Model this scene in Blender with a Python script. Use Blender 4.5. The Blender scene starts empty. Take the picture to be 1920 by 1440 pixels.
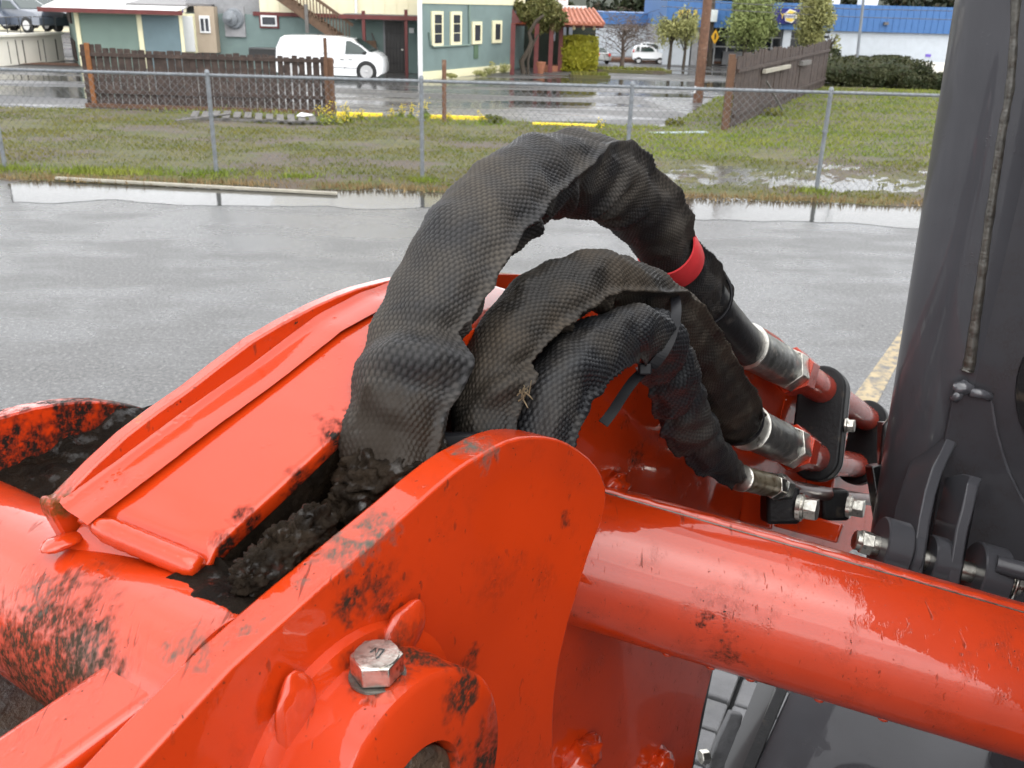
import bpy, math, random
import numpy as np
from mathutils import Vector, Matrix, noise as mnoise
random.seed(7); RNG = np.random.default_rng(7)
scene = bpy.context.scene

# ------------------------------------------------------------------ camera
FPX = 1740.0
PITCH, ROLL = math.radians(22.4), math.radians(1.6)
CAM = Vector((0, 0, 3.0))
FW = Vector((0, math.cos(PITCH), -math.sin(PITCH)))
_R0, _U0 = Vector((1, 0, 0)), Vector((0, math.sin(PITCH), math.cos(PITCH)))
RT = _R0 * math.cos(ROLL) + _U0 * math.sin(ROLL)
UP = _U0 * math.cos(ROLL) - _R0 * math.sin(ROLL)
cd = bpy.data.cameras.new('camera'); cam = bpy.data.objects.new('camera', cd)
scene.collection.objects.link(cam); scene.camera = cam
cam.matrix_world = Matrix(((RT.x, UP.x, -FW.x, CAM.x), (RT.y, UP.y, -FW.y, CAM.y), (RT.z, UP.z, -FW.z, CAM.z), (0, 0, 0, 1)))
cd.sensor_width = 36; cd.lens = FPX / 1920 * 36; cd.clip_start = 0.01; cd.clip_end = 2000
cd.dof.use_dof = True; cd.dof.focus_distance = 0.72; cd.dof.aperture_fstop = 26

# ------------------------------------------------------------------ sky, sun, exposure
SUN_EL, SUN_AZ = math.radians(58), math.radians(150)      # azimuth from +Y towards +X
world = bpy.data.worlds.new('World'); scene.world = world; world.use_nodes = True
wn = world.node_tree.nodes; wl = world.node_tree.links; wn.clear()
sky = wn.new('ShaderNodeTexSky'); sky.sky_type = 'NISHITA'; sky.sun_disc = False
sky.sun_elevation = SUN_EL; sky.sun_rotation = SUN_AZ; sky.air_density = 1.0; sky.dust_density = 1.0; sky.ozone_density = 1.0
hs = wn.new('ShaderNodeHueSaturation'); hs.inputs['Saturation'].default_value = 0.10; hs.inputs['Value'].default_value = 1.0
tc = wn.new('ShaderNodeTexCoord'); mp = wn.new('ShaderNodeMapping'); mp.inputs['Scale'].default_value = (1.6, 1.6, 3.2)
cn = wn.new('ShaderNodeTexNoise'); cn.inputs['Scale'].default_value = 1.4; cn.inputs['Detail'].default_value = 6
cr = wn.new('ShaderNodeMapRange'); cr.inputs[1].default_value = 0.3; cr.inputs[2].default_value = 0.7
cr.inputs[3].default_value = 0.78; cr.inputs[4].default_value = 1.15
mul = wn.new('ShaderNodeVectorMath'); mul.operation = 'SCALE'
bgn = wn.new('ShaderNodeBackground'); bgn.inputs['Strength'].default_value = 0.15
wo = wn.new('ShaderNodeOutputWorld')
wl.new(sky.outputs[0], hs.inputs['Color']); wl.new(tc.outputs['Generated'], mp.inputs[0]); wl.new(mp.outputs[0], cn.inputs['Vector'])
ov = wn.new('ShaderNodeMix'); ov.data_type = 'RGBA'; ov.inputs[0].default_value = 0.5; ov.inputs[7].default_value = (5.6, 5.65, 5.75, 1)   # overcast veil evens the sky out
wl.new(hs.outputs[0], ov.inputs[6])
wl.new(cn.outputs[0], cr.inputs[0]); wl.new(ov.outputs[2], mul.inputs[0]); wl.new(cr.outputs[0], mul.inputs['Scale'])
wl.new(mul.outputs[0], bgn.inputs['Color']); wl.new(bgn.outputs[0], wo.inputs['Surface'])
sd = bpy.data.lights.new('sun', 'SUN'); sd.energy = 0.5; sd.angle = math.radians(75); sd.color = (1.0, 0.97, 0.93)
sun = bpy.data.objects.new('sun', sd); scene.collection.objects.link(sun)
_sdir = Vector((math.sin(SUN_AZ) * math.cos(SUN_EL), math.cos(SUN_AZ) * math.cos(SUN_EL), math.sin(SUN_EL)))
sun.rotation_euler = _sdir.to_track_quat('Z', 'Y').to_euler(); sun.location = (0, 0, 30)
scene.view_settings.view_transform = 'Standard'; scene.view_settings.look = 'None'
scene.view_settings.exposure = 1.7; scene.view_settings.gamma = 1.0; scene.view_settings.use_curve_mapping = False
scene.cycles.max_bounces = 4; scene.cycles.diffuse_bounces = 3; scene.cycles.glossy_bounces = 3; scene.cycles.use_denoising = True
scene.cycles.adaptive_threshold = 0.025

# ------------------------------------------------------------------ measuring helpers
def ray(x, y): return FW + RT * ((x - 960) / FPX) + UP * ((720 - y) / FPX)
def pt(x, y, d): return CAM + ray(x, y) * d
def gp(x, y, z=0.0):
    d = ray(x, y); return CAM + d * ((z - CAM.z) / d.z)
def at(x, y, Y):
    d = ray(x, y); return CAM + d * (Y / d.y)
def onplane(x, y, p0, nn):
    d = ray(x, y); return CAM + d * (nn.dot(p0 - CAM) / nn.dot(d))
def depth(p): return (p - CAM).dot(FW)
A_, E_ = math.radians(55), math.radians(4)
NN = Vector((math.sin(A_) * math.cos(E_), -math.cos(A_) * math.cos(E_), math.sin(E_)))   # machine: outward normal of the side plates
TT = Vector((math.cos(A_), math.sin(A_), 0)); SS = NN.cross(TT)
MP0 = pt(860, 1000, 0.52)
def mpt(t, s, w): return MP0 + TT * t + SS * s - NN * w
def pl(x, y, w):
    d = ray(x, y); return CAM + d * ((NN.dot(MP0 - CAM) - w) / NN.dot(d))

# ------------------------------------------------------------------ mesh helpers
LOC = {}
def link(o): scene.collection.objects.link(o); return o
def tag(o, label=None, cat=None, group=None, kind=None):
    if label: o['label'] = label
    if cat: o['category'] = cat
    if group: o['group'] = group
    if kind: o['kind'] = kind
    return o
def thing(name, loc, label, cat, group=None):
    o = link(bpy.data.objects.new(name, None)); o.location = loc; o.empty_display_size = 0.1
    LOC[o.name] = Vector(loc); return tag(o, label, cat, group)
def mesh_data(name, V, F, mat, smooth=None):
    me = bpy.data.meshes.new(name)
    V = np.asarray([tuple(v) for v in V] if not isinstance(V, np.ndarray) else V, dtype=float)
    if isinstance(F, np.ndarray):
        nf, k = F.shape
        me.vertices.add(len(V)); me.vertices.foreach_set('co', V.ravel())
        me.loops.add(nf * k); me.loops.foreach_set('vertex_index', F.ravel().astype(np.int32))
        me.polygons.add(nf); me.polygons.foreach_set('loop_start', np.arange(0, nf * k, k, dtype=np.int32))
        me.update(calc_edges=True)
    else:
        me.from_pydata(V.tolist(), [], F); me.update()
    if smooth is not None:
        me.shade_smooth()
        if smooth < 180: me.set_sharp_from_angle(angle=math.radians(smooth))
    if mat: me.materials.append(mat)
    return me
class MB:
    def __init__(s): s.V = []; s.F = []
    def add(s, V, F):
        o = len(s.V); s.V += [Vector(v) for v in V]; s.F += [tuple(i + o for i in f) for f in F]; return s
    def box(s, c, size, ax=None):
        ax = ax or (Vector((1, 0, 0)), Vector((0, 1, 0)), Vector((0, 0, 1))); c = Vector(c)
        V = [c + ax[0] * (i * size[0] / 2) + ax[1] * (j * size[1] / 2) + ax[2] * (k * size[2] / 2) for i in (-1, 1) for j in (-1, 1) for k in (-1, 1)]
        return s.add(V, [(0, 1, 3, 2), (4, 6, 7, 5), (0, 4, 5, 1), (2, 3, 7, 6), (0, 2, 6, 4), (1, 5, 7, 3)])
    def prism(s, poly, vec):
        n = len(poly); P = [Vector(p) for p in poly]; vec = Vector(vec)
        nrm = Vector((0, 0, 0))
        for i in range(n): nrm += P[i].cross(P[(i + 1) % n])
        if nrm.dot(vec) > 0: P.reverse()
        return s.add(P + [p + vec for p in P], [tuple(range(n)), tuple(range(2 * n - 1, n - 1, -1))] + [(i, i + n, (i + 1) % n + n, (i + 1) % n) for i in range(n)])
    def lathe(s, o, axis, prof, seg=24, capa=True, capb=True, ph=0.0):
        o = Vector(o); axis = Vector(axis).normalized()
        u = axis.orthogonal().normalized(); v = axis.cross(u); V = []; F = []
        for d, r in prof:
            for k in range(seg):
                a = 2 * math.pi * k / seg + ph; V.append(o + axis * d + u * (r * math.cos(a)) + v * (r * math.sin(a)))
        for i in range(len(prof) - 1):
            for k in range(seg):
                k2 = (k + 1) % seg; F.append((i * seg + k, i * seg + k2, (i + 1) * seg + k2, (i + 1) * seg + k))
        if capa: F.append(tuple(range(seg - 1, -1, -1)))
        if capb: F.append(tuple((len(prof) - 1) * seg + k for k in range(seg)))
        return s.add(V, F)
    def cyl(s, p0, p1, r0, r1=None, seg=20, ph=0.0):
        p0, p1 = Vector(p0), Vector(p1); return s.lathe(p0, p1 - p0, [(0, r0), ((p1 - p0).length, r0 if r1 is None else r1)], seg, ph=ph)
    def tube(s, path, rad, seg=10):
        P = [Vector(p) for p in path]; n = len(P)
        rad = [rad] * n if not hasattr(rad, '__len__') else rad
        T = [(P[min(i + 1, n - 1)] - P[max(i - 1, 0)]).normalized() for i in range(n)]
        u = T[0].orthogonal().normalized(); V = []; F = []
        for i in range(n):
            u = (u - T[i] * u.dot(T[i])).normalized(); v = T[i].cross(u)
            for k in range(seg):
                a = 2 * math.pi * k / seg; V.append(P[i] + u * (rad[i] * math.cos(a)) + v * (rad[i] * math.sin(a)))
        for i in range(n - 1):
            for k in range(seg):
                k2 = (k + 1) % seg; F.append((i * seg + k, i * seg + k2, (i + 1) * seg + k2, (i + 1) * seg + k))
        F += [tuple(range(seg - 1, -1, -1)), tuple((n - 1) * seg + k for k in range(seg))]
        return s.add(V, F)
    def blob(s, c, rad, ax=None, seg=18, amp=0.15, sc=2.0, seed=0.0):
        ax = ax or (Vector((1, 0, 0)), Vector((0, 1, 0)), Vector((0, 0, 1))); c = Vector(c); V = []; F = []; h = seg // 2
        for i in range(h + 1):
            ph = math.pi * i / h
            for k in range(seg):
                a = 2 * math.pi * k / seg; d = Vector((math.sin(ph) * math.cos(a), math.sin(ph) * math.sin(a), math.cos(ph)))
                q = 1 + amp * mnoise.fractal(d * sc + Vector((seed, seed * 1.7, 3.1)), 1.0, 2.0, 4)
                V.append(c + ax[0] * (d.x * rad[0] * q) + ax[1] * (d.y * rad[1] * q) + ax[2] * (d.z * rad[2] * q))
        for i in range(h):
            for k in range(seg):
                k2 = (k + 1) % seg; F.append((i * seg + k, (i + 1) * seg + k, (i + 1) * seg + k2, i * seg + k2))
        return s.add(V, F)
    def build(s, name, mat, parent=None, smooth=None, bevel=0.0, seg=2, label=None, kind=None):
        if parent is None:
            a = np.array([tuple(v) for v in s.V]); loc = Vector(((a[:, 0].min() + a[:, 0].max()) / 2, (a[:, 1].min() + a[:, 1].max()) / 2, a[:, 2].min()))
        else: loc = LOC[parent.name]
        me = mesh_data(name, [v - loc for v in s.V], s.F, mat, smooth)
        o = link(bpy.data.objects.new(name, me)); LOC[o.name] = loc
        if parent is None: o.location = loc
        else: o.parent = parent
        if bevel:
            m = o.modifiers.new('bevel', 'BEVEL'); m.width = bevel; m.segments = seg; m.limit_method = 'ANGLE'; m.angle_limit = math.radians(35); m.harden_normals = False
            if smooth is None: me.shade_smooth(); me.set_sharp_from_angle(angle=math.radians(30))
        return tag(o, label, kind=kind)
def np_obj(name, V, F, mat, parent=None, smooth=180, kind=None):
    loc = Vector((float(V[:, 0].mean()), float(V[:, 1].mean()), float(V[:, 2].min()))) if parent is None else LOC[parent.name]
    me = mesh_data(name, V - np.array(loc), F, mat, smooth); o = link(bpy.data.objects.new(name, me)); LOC[o.name] = loc
    if parent is None: o.location = loc
    else: o.parent = parent
    return tag(o, kind=kind)

# ------------------------------------------------------------------ materials
def newmat(name):
    m = bpy.data.materials.new(name); m.use_nodes = True
    return m, m.node_tree, m.node_tree.nodes['Principled BSDF']
class NT:
    def __init__(s, nt): s.nt = nt; s.pos = s.n('ShaderNodeNewGeometry').outputs['Position']
    def n(s, t, **kw):
        x = s.nt.nodes.new(t)
        for k, v in kw.items(): setattr(x, k, v)
        return x
    def put(s, sock, v):
        if hasattr(v, 'links') or hasattr(v, 'is_output'): s.nt.links.new(v, sock)
        else: sock.default_value = v
    def noise(s, scale, detail=4, stretch=None, rough=0.55, off=None):
        vec = s.pos
        if stretch or off:
            m = s.n('ShaderNodeMapping'); m.inputs['Scale'].default_value = stretch or (1, 1, 1); m.inputs['Location'].default_value = off or (0, 0, 0)
            s.nt.links.new(vec, m.inputs[0]); vec = m.outputs[0]
        x = s.n('ShaderNodeTexNoise'); x.inputs['Scale'].default_value = scale; x.inputs['Detail'].default_value = detail; x.inputs['Roughness'].default_value = rough
        s.nt.links.new(vec, x.inputs['Vector']); return x.outputs[0]
    def vor(s, scale, feat='F1', out=0):
        x = s.n('ShaderNodeTexVoronoi'); x.feature = feat; x.inputs['Scale'].default_value = scale; s.nt.links.new(s.pos, x.inputs['Vector']); return x.outputs[out]
    def mr(s, v, a, b, c=0.0, d=1.0):
        x = s.n('ShaderNodeMapRange'); s.put(x.inputs[0], v)
        for i, k in enumerate((a, b, c, d)): x.inputs[i + 1].default_value = k
        return x.outputs[0]
    def math(s, op, a, b=0.0):
        x = s.n('ShaderNodeMath', operation=op); s.put(x.inputs[0], a); s.put(x.inputs[1], b); return x.outputs[0]
    def mix(s, f, a, b):
        x = s.n('ShaderNodeMix', data_type='RGBA'); s.put(x.inputs[0], f)
        s.put(x.inputs[6], a if hasattr(a, 'links') else (*a, 1)); s.put(x.inputs[7], b if hasattr(b, 'links') else (*b, 1)); return x.outputs[2]
    def dist(s, p):
        x = s.n('ShaderNodeVectorMath', operation='DISTANCE'); s.nt.links.new(s.pos, x.inputs[0]); x.inputs[1].default_value = p; return x.outputs['Value']
    def bump(s, h, strength, dist=0.01, normal=None):
        x = s.n('ShaderNodeBump'); x.inputs['Strength'].default_value = strength; x.inputs['Distance'].default_value = dist; s.put(x.inputs['Height'], h)
        if normal: s.nt.links.new(normal, x.inputs['Normal'])
        return x.outputs[0]
def simple(name, col, rough=0.6, metal=0.0, var=0.12, vs=4.0, coat=0.0, bump=0.0, bs=40.0, dirt=None, df=(0.52, 0.7), ds=3.0, spec=0.5, trans=0.0):
    m, nt, b = newmat(name); k = NT(nt)
    if not metal: g_ = .76 if max(col) < .5 else .92; col = tuple(x * g_ for x in col); dirt = dirt and tuple(x * .8 for x in dirt)
    c = k.mix(k.mr(k.noise(vs, 3), 0.3, 0.7), tuple(x * (1 - var) for x in col), tuple(min(1, x * (1 + var)) for x in col))
    if dirt: c = k.mix(k.mr(k.noise(ds, 4, rough=0.65), df[0], df[1]), c, dirt)
    k.put(b.inputs['Base Color'], c); b.inputs['Roughness'].default_value = rough; b.inputs['Metallic'].default_value = metal
    b.inputs['Coat Weight'].default_value = coat; b.inputs['Coat Roughness'].default_value = 0.08; b.inputs['Specular IOR Level'].default_value = spec
    if bump: k.put(b.inputs['Normal'], k.bump(k.noise(bs, 6), bump))
    return m
DIRT, MUDC, STEEL, RUST = (0.028, 0.016, 0.010), (0.010, 0.008, 0.006), (0.085, 0.078, 0.062), (0.12, 0.04, 0.008)
def paint(name, base, spots=(), spec=0.72, grime=0.62, coat=0.9, rough=0.32, streak=0.66):
    m, nt, b = newmat(name); k = NT(nt)
    c = k.mix(k.mr(k.noise(9, 2), 0.3, 0.7), tuple(x * 0.88 for x in base), tuple(min(1, x * 1.06) for x in base))
    n1 = k.noise(22, 3, rough=.7); n2 = k.noise(95, 2, rough=.72); n3 = k.noise(230, 2, stretch=(1.6, .5, 1.0), rough=.8)
    wear = k.math('MULTIPLY', k.mr(k.noise(330, 1, rough=.7), spec, spec + .03), k.mr(n1, 0.42, 0.62))
    st = k.mr(k.noise(60, 2, stretch=(3.4, 0.35, 1.0), rough=.75), streak, streak + 0.04)
    wear = k.math('MAXIMUM', wear, k.math('MULTIPLY', k.math('MULTIPLY', st, 0.6), k.mr(n1, .40, .58)))
    gr = k.math('MULTIPLY', k.mr(n1, grime - .12, grime + 0.16), k.mr(n3, .35, .6))
    dirtf = k.math('MAXIMUM', wear, k.math('MULTIPLY', gr, 0.5))
    c = k.mix(dirtf, c, DIRT); mask = dirtf
    m1, m2 = k.mr(n1, .2, .8, -.6, .6), k.mr(n2, .2, .8, -.6, .6); m12 = k.math('ADD', k.math('MULTIPLY', m1, .6), k.math('MULTIPLY', m2, .6))
    for (p, r, col, bias, sc) in spots:
        f = k.mr(k.dist(p), 0.0, r, 1.0, 0.0)
        v = k.math('MULTIPLY', k.mr(k.math('ADD', f, m2 if sc >= 80 else m12), bias - .24, bias + 0.14), k.mr(f, 0.0, 0.25))
        v = k.math('MULTIPLY', v, k.mr(n3, .30, .58, .25, 1.0))
        c = k.mix(v, c, col); mask = k.math('MAXIMUM', mask, v)
    k.put(b.inputs['Base Color'], c)
    k.put(b.inputs['Roughness'], k.mr(mask, 0, 1, rough, 0.75)); k.put(b.inputs['Coat Weight'], k.mr(mask, 0, 0.8, coat, 0.12))
    b.inputs['Coat Roughness'].default_value = 0.03; b.inputs['Coat IOR'].default_value = 1.62; b.inputs['Specular IOR Level'].default_value = 0.12
    h = k.math('ADD', k.math('MULTIPLY', n2, 0.10), k.math('MULTIPLY', mask, -0.5))
    h = k.math('ADD', h, k.math('MULTIPLY', k.mr(k.vor(210), 0.05, 0.34, 1.0, 0.0), k.mr(n1, 0.55, 0.68, 0.0, 0.5)))
    nb = k.bump(h, 0.16, 0.004); k.put(b.inputs['Normal'], nb); k.put(b.inputs['Coat Normal'], nb)
    return m
RED = (0.46, 0.034, 0.0040)
def sp(x, y, w, r, col=DIRT, bias=0.75, sc=60): return (tuple(pl(x, y, w)), r, col, bias, sc)
M = {}
M['near'] = paint('orange paint near plate', RED, [sp(690, 960, .012, .035, STEEL, .72, 55), sp(640, 1010, .012, .03, STEEL, .8, 60), sp(880, 840, .012, .03, STEEL, .66, 70), sp(560, 1075, .012, .014, STEEL, .8, 80),
    sp(660, 1130, 0, .03, DIRT, .88, 45), sp(480, 1180, .012, .02, STEEL, .95, 80), sp(380, 1280, .02, .03, STEEL, .8, 70), sp(890, 1230, 0, .022, DIRT, .82, 60), sp(1060, 960, 0, .03, DIRT, .98, 60), sp(700, 1120, 0, .05, DIRT, 1.0, 40)], grime=.64, coat=.7)
M['far'] = paint('orange paint far plate', RED, [sp(118, 930, .165, .016, STEEL, .45, 90), sp(104, 948, .16, .014, RUST, .5, 90), sp(260, 795, .165, .012, (.25, .17, .06), .7, 90), sp(1180, 790, .155, .05, DIRT, .95, 55), sp(1190, 850, .155, .05, DIRT, .95, 40)], grime=.66)
M['cover'] = paint('orange paint cover plate', RED, [sp(300, 985, .09, .02, STEEL, .85, 90), sp(470, 985, .078, .02, MUDC, .62, 60), sp(560, 905, .078, .022, MUDC, .66, 60), sp(640, 830, .08, .03, MUDC, .55, 60), sp(420, 1030, .078, .014, MUDC, .55, 60)], spec=.80, grime=.74, streak=.74)
M['tube'] = paint('orange paint cross tube', RED, [sp(150, 1235, .085, .04, STEEL, .86, 40), sp(20, 1320, .11, .085, (.028, .015, .006), .50, 40), sp(40, 1110, .14, .035, STEEL, .95, 60), sp(330, 1200, .035, .03, STEEL, .9, 70), sp(430, 1110, .05, .03, MUDC, .7, 70)], grime=.6, streak=.62)
M['lug'] = paint('orange paint lug', RED, [sp(350, 1250, .03, .022, STEEL, .7, 70), sp(300, 1340, .03, .035, STEEL, .85, 70)], grime=.68)
M['boss'] = paint('orange paint boss', RED, [(tuple(mpt(-.094, -.024, -.024)), .024, DIRT, .5, 70), (tuple(mpt(-.068, -.03, -.026)), .026, (.028, .018, .010), .55, 60), (tuple(mpt(-.045, -.115, -.047)), .060, (.028, .016, .010), .42, 40), (tuple(mpt(-.06, -.05, -.047)), .035, DIRT, .8, 60)], grime=.66)
M['side'] = paint('orange paint side plate', RED, [sp(180, 860, .30, .10, MUDC, .55, 40), sp(30, 920, .30, .1, MUDC, .5, 40), sp(260, 800, .30, .05, MUDC, .5, 40)], grime=.6)
M['boom'] = paint('orange paint boom tube', RED, [(tuple(pt(1330, 1160, .92)), .05, (.03, .014, .01), .9, 130), (tuple(pt(1205, 1165, .95)), .016, DIRT, .6, 60), (tuple(pt(1375, 1225, .93)), .05, DIRT, .92, 60), (tuple(pt(1830, 1215, .88)), .04, DIRT, .98, 60), (tuple(pt(1445, 1045, .92)), .012, (.06, .05, .07), .8, 60), (tuple(pt(1250, 985, .96)), .02, DIRT, .85, 70)], grime=.64, rough=.28)
M['redpipe'] = paint('orange paint pipes', (.42, .032, .009), spec=.74, grime=.55)
M['grey'] = paint('dark grey paint', (.052, .052, .058), spec=.8, grime=.74, rough=.4, streak=.8, coat=.35)
M['greymatte'] = paint('dark grey plate paint', (.042, .041, .046), spec=.78, grime=.6, rough=.45, coat=.2, streak=.75)
M['weld'] = simple('weld bead dirty grey', (.075, .070, .060), .35, .3, .4, 60, coat=.5, bump=.3, bs=120, dirt=(.03, .02, .012), ds=50)
M['greyweld'] = simple('painted weld grey', (.09, .09, .10), .25, 0, .2, 40, coat=.8)
M['black'] = simple('black rubber', (.010, .010, .011), .45, 0, .3, 60, spec=.25, bump=.1, bs=200, dirt=(.05, .04, .03), df=(.6, .75), ds=40)
M['blackmetal'] = simple('black steel', (.01, .01, .011), .3, 0, .2, 20, coat=.6, dirt=(.04, .035, .03), df=(.6, .75), ds=30)
M['silver'] = simple('zinc plated steel', (.62, .60, .54), .28, 1, .2, 90, dirt=(.08, .06, .04), df=(.55, .72), ds=110, bump=.05, bs=200)
M['ferrule'] = simple('crimped ferrule', (.20, .205, .195), .3, .75, .35, 70, dirt=(.45, .43, .38), df=(.56, .66), ds=60, bump=.1, bs=100)
M['ferruletan'] = simple('muddy ferrule', (.22, .19, .13), .4, .5, .35, 70, dirt=(.10, .06, .02), df=(.5, .6), ds=60)
M['rubberhose'] = simple('hose rubber', (.014, .014, .015), .35, 0, .3, 50, dirt=(.07, .065, .06), df=(.55, .75), ds=55, bump=.08, bs=160)
M['redband'] = simple('red webbing', (.55, .03, .035), .55, 0, .1, 40, bump=.05, bs=400)
M['tie'] = simple('black nylon tie', (.010, .010, .012), .4, 0, .1, 40, spec=.18)
M['straw'] = simple('dry straw', (.15, .11, .06), .8, 0, .3, 200)
def mud_mat(name, col, wet=.35):
    m, nt, b = newmat(name); k = NT(nt)
    c = k.mix(k.mr(k.noise(60, 6), .35, .68), tuple(x * .5 for x in col), tuple(x * 1.6 for x in col)); k.put(b.inputs['Base Color'], c); k.put(b.inputs['Coat Weight'], k.mr(k.noise(70, 3), .55, .68, 0, .8)); b.inputs['Coat Roughness'].default_value = .12
    k.put(b.inputs['Roughness'], k.mr(k.noise(45, 4), .4, .65, wet, .75))
    k.put(b.inputs['Normal'], k.bump(k.noise(190, 5, rough=.7), .6, .005)); b.inputs['Specular IOR Level'].default_value = .06; return m
M['mud'] = mud_mat('wet mud', (.0075, .0050, .0032), .24); M['mudlump'] = mud_mat('clay mud', (.013, .009, .0058), .36)
def fabric(name, groove_shade, thread, dust, amt, rough=.5, mud=None):
    m, nt, b = newmat(name); k = NT(nt); at_ = k.n('ShaderNodeAttribute'); at_.attribute_name = 'weave'; hgt = at_.outputs['Fac']
    f = k.mr(k.noise(17, 4, rough=.62), amt, amt + .26)
    top = k.mix(f, thread, dust); low = k.mix(k.math('MULTIPLY', f, .45), groove_shade, dust)     # dust sits thicker on raised threads; grooves are painted dark as shade
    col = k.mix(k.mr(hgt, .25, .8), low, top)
    if mud: col = k.mix(k.mr(k.math('ADD', k.mr(k.dist(mud[0]), .02, mud[1], 1, 0), k.mr(k.noise(45, 4, rough=.7), .3, .7, -.4, .4)), .35, .75), col, (.020, .0145, .010))
    k.put(b.inputs['Base Color'], col); b.inputs['Specular IOR Level'].default_value = .22
    k.put(b.inputs['Roughness'], k.mr(f, 0, 1, rough, .8)); k.put(b.inputs['Normal'], k.bump(k.noise(1100, 2), .3, .001)); return m
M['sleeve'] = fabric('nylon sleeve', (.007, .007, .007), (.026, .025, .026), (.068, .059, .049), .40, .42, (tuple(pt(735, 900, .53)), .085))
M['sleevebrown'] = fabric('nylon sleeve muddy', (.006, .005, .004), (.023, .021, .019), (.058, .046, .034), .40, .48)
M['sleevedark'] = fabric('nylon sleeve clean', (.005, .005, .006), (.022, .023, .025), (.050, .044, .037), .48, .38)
# ground
def asphalt():
    m, nt, b = newmat('wet asphalt'); k = NT(nt)
    big = k.noise(.35, 6, rough=.6); mid = k.noise(1.1, 5, stretch=(.5, 1.4, 1))
    wet = k.mr(k.math('ADD', k.math('MULTIPLY', big, .6), k.math('MULTIPLY', mid, .4)), .44, .56)
    c = k.mix(wet, (.042, .0425, .043), (.080, .0795, .078)); agg = k.noise(26, 3, rough=.9)
    c = k.mix(k.mr(agg, .50, .36, 0, .9), c, (.02, .02, .02)); c = k.mix(k.mr(agg, .55, .66, 0, .9), c, (.22, .216, .21)); c = k.mix(k.mr(k.noise(11, 2, rough=.8), .68, .72), c, (.015, .015, .014))
    k.put(b.inputs['Base Color'], c); k.put(b.inputs['Roughness'], k.mr(wet, 0, 1, .14, .42))
    k.put(b.inputs['Normal'], k.bump(agg, .22, .02)); return m
def gravel():
    m, nt, b = newmat('wet gravel lot'); k = NT(nt)
    wet = k.mr(k.noise(.28, 6, stretch=(.6, 1.6, 1), rough=.6), .42, .58)
    c = k.mix(wet, (.045, .045, .046), (.09, .087, .084)); c = k.mix(k.mr(k.noise(40, 3), .55, .65), c, (.035, .034, .032))
    k.put(b.inputs['Base Color'], c); k.put(b.inputs['Roughness'], k.mr(k.noise(.22, 4, stretch=(.5, 2.2, 1)), .42, .56, .14, .55))
    k.put(b.inputs['Normal'], k.bump(k.noise(5, 5), .05, .05)); return m
def verge_mat():
    m, nt, b = newmat('verge soil and moss'); k = NT(nt)
    g = k.mix(k.mr(k.noise(1.3, 7, rough=.65), .38, .62), (.056, .062, .012), (.095, .084, .022))
    c = k.mix(k.mr(k.noise(.5, 5, stretch=(.7, 1.5, 1), rough=.66), .49, .57), g, (.082, .062, .044)); c = k.mix(k.mr(k.noise(30, 2), .58, .72), c, (.045, .036, .018))
    k.put(b.inputs['Base Color'], c); b.inputs['Roughness'].default_value = .75; k.put(b.inputs['Normal'], k.bump(k.noise(25, 7), .6, .03)); return m
def blade_mat(name, c1, c2, c3, sc=.8):
    m, nt, b = newmat(name); k = NT(nt)
    c1, c2, c3 = [tuple(x * .85 for x in q) for q in (c1, c2, c3)]
    c = k.mix(k.mr(k.noise(sc, 3), .38, .62), c1, c2); c = k.mix(k.mr(k.noise(sc * 5, 3), .55, .72), c, c3)
    k.put(b.inputs['Base Color'], c); b.inputs['Roughness'].default_value = .6; b.inputs['Specular IOR Level'].default_value = .25; return m
def water_mat(bs=.05, sc=9):
    m, nt, b = newmat('puddle water'); k = NT(nt); b.inputs['Base Color'].default_value = (.035, .034, .03, 1); b.inputs['Roughness'].default_value = .03; b.inputs['IOR'].default_value = 1.33
    k.put(b.inputs['Normal'], k.bump(k.noise(sc, 3, stretch=(1, 2, 1)), bs, .05)); return m
M['rainwater'] = water_mat(.09, 22); M['asphalt'] = asphalt(); M['gravel'] = gravel(); M['verge'] = verge_mat(); M['water'] = water_mat()
M['blade'] = blade_mat('verge grass', (.135, .155, .024), (.19, .175, .038), (.090, .130, .020))
M['lawn'] = blade_mat('lawn grass', (.165, .225, .026), (.25, .275, .045), (.12, .19, .022))
M['leafgreen'] = blade_mat('young tree leaves', (.21, .26, .085), (.29, .33, .12), (.16, .20, .07), 3)
M['leafyellow'] = blade_mat('yellow green leaves', (.28, .29, .11), (.36, .35, .13), (.22, .23, .09), 3)
M['hedgeleaf'] = blade_mat('hedge leaves', (.03, .042, .015), (.055, .06, .022), (.06, .04, .025), 2)
M['goldleaf'] = blade_mat('golden hedge leaves', (.30, .29, .02), (.38, .35, .035), (.12, .14, .015), 2.5)
M['forestleaf'] = blade_mat('forest leaves', (.018, .026, .014), (.04, .05, .02), (.075, .05, .03), .3)
M['vineleaf'] = blade_mat('vine leaves', (.10, .11, .03), (.16, .15, .05), (.07, .05, .025), 3)
M['mustard'] = simple('mustard flower', (.75, .58, .03), .6, 0, .1); M['stem'] = simple('plant stem', (.10, .14, .03), .7)
M['bark'] = simple('bark', (.07, .055, .04), .9, 0, .3, 20); M['poleWood'] = simple('creosote pole', (.17, .085, .05), .8, 0, .25, 9, dirt=(.3, .2, .14), df=(.6, .7), ds=6)
M['twig'] = simple('bare twigs', (.13, .095, .075), .9)
M['galv'] = simple('galvanised steel', (.22, .24, .26), .6, 0, .2, 8); M['wire'] = simple('fence wire', (.17, .175, .18), .6)
M['fenceboard'] = simple('weathered dark fence board', (.055, .036, .029), .8, 0, .4, 6, dirt=(.11, .075, .06), df=(.5, .8), ds=5, bump=.3, bs=30)
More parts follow.
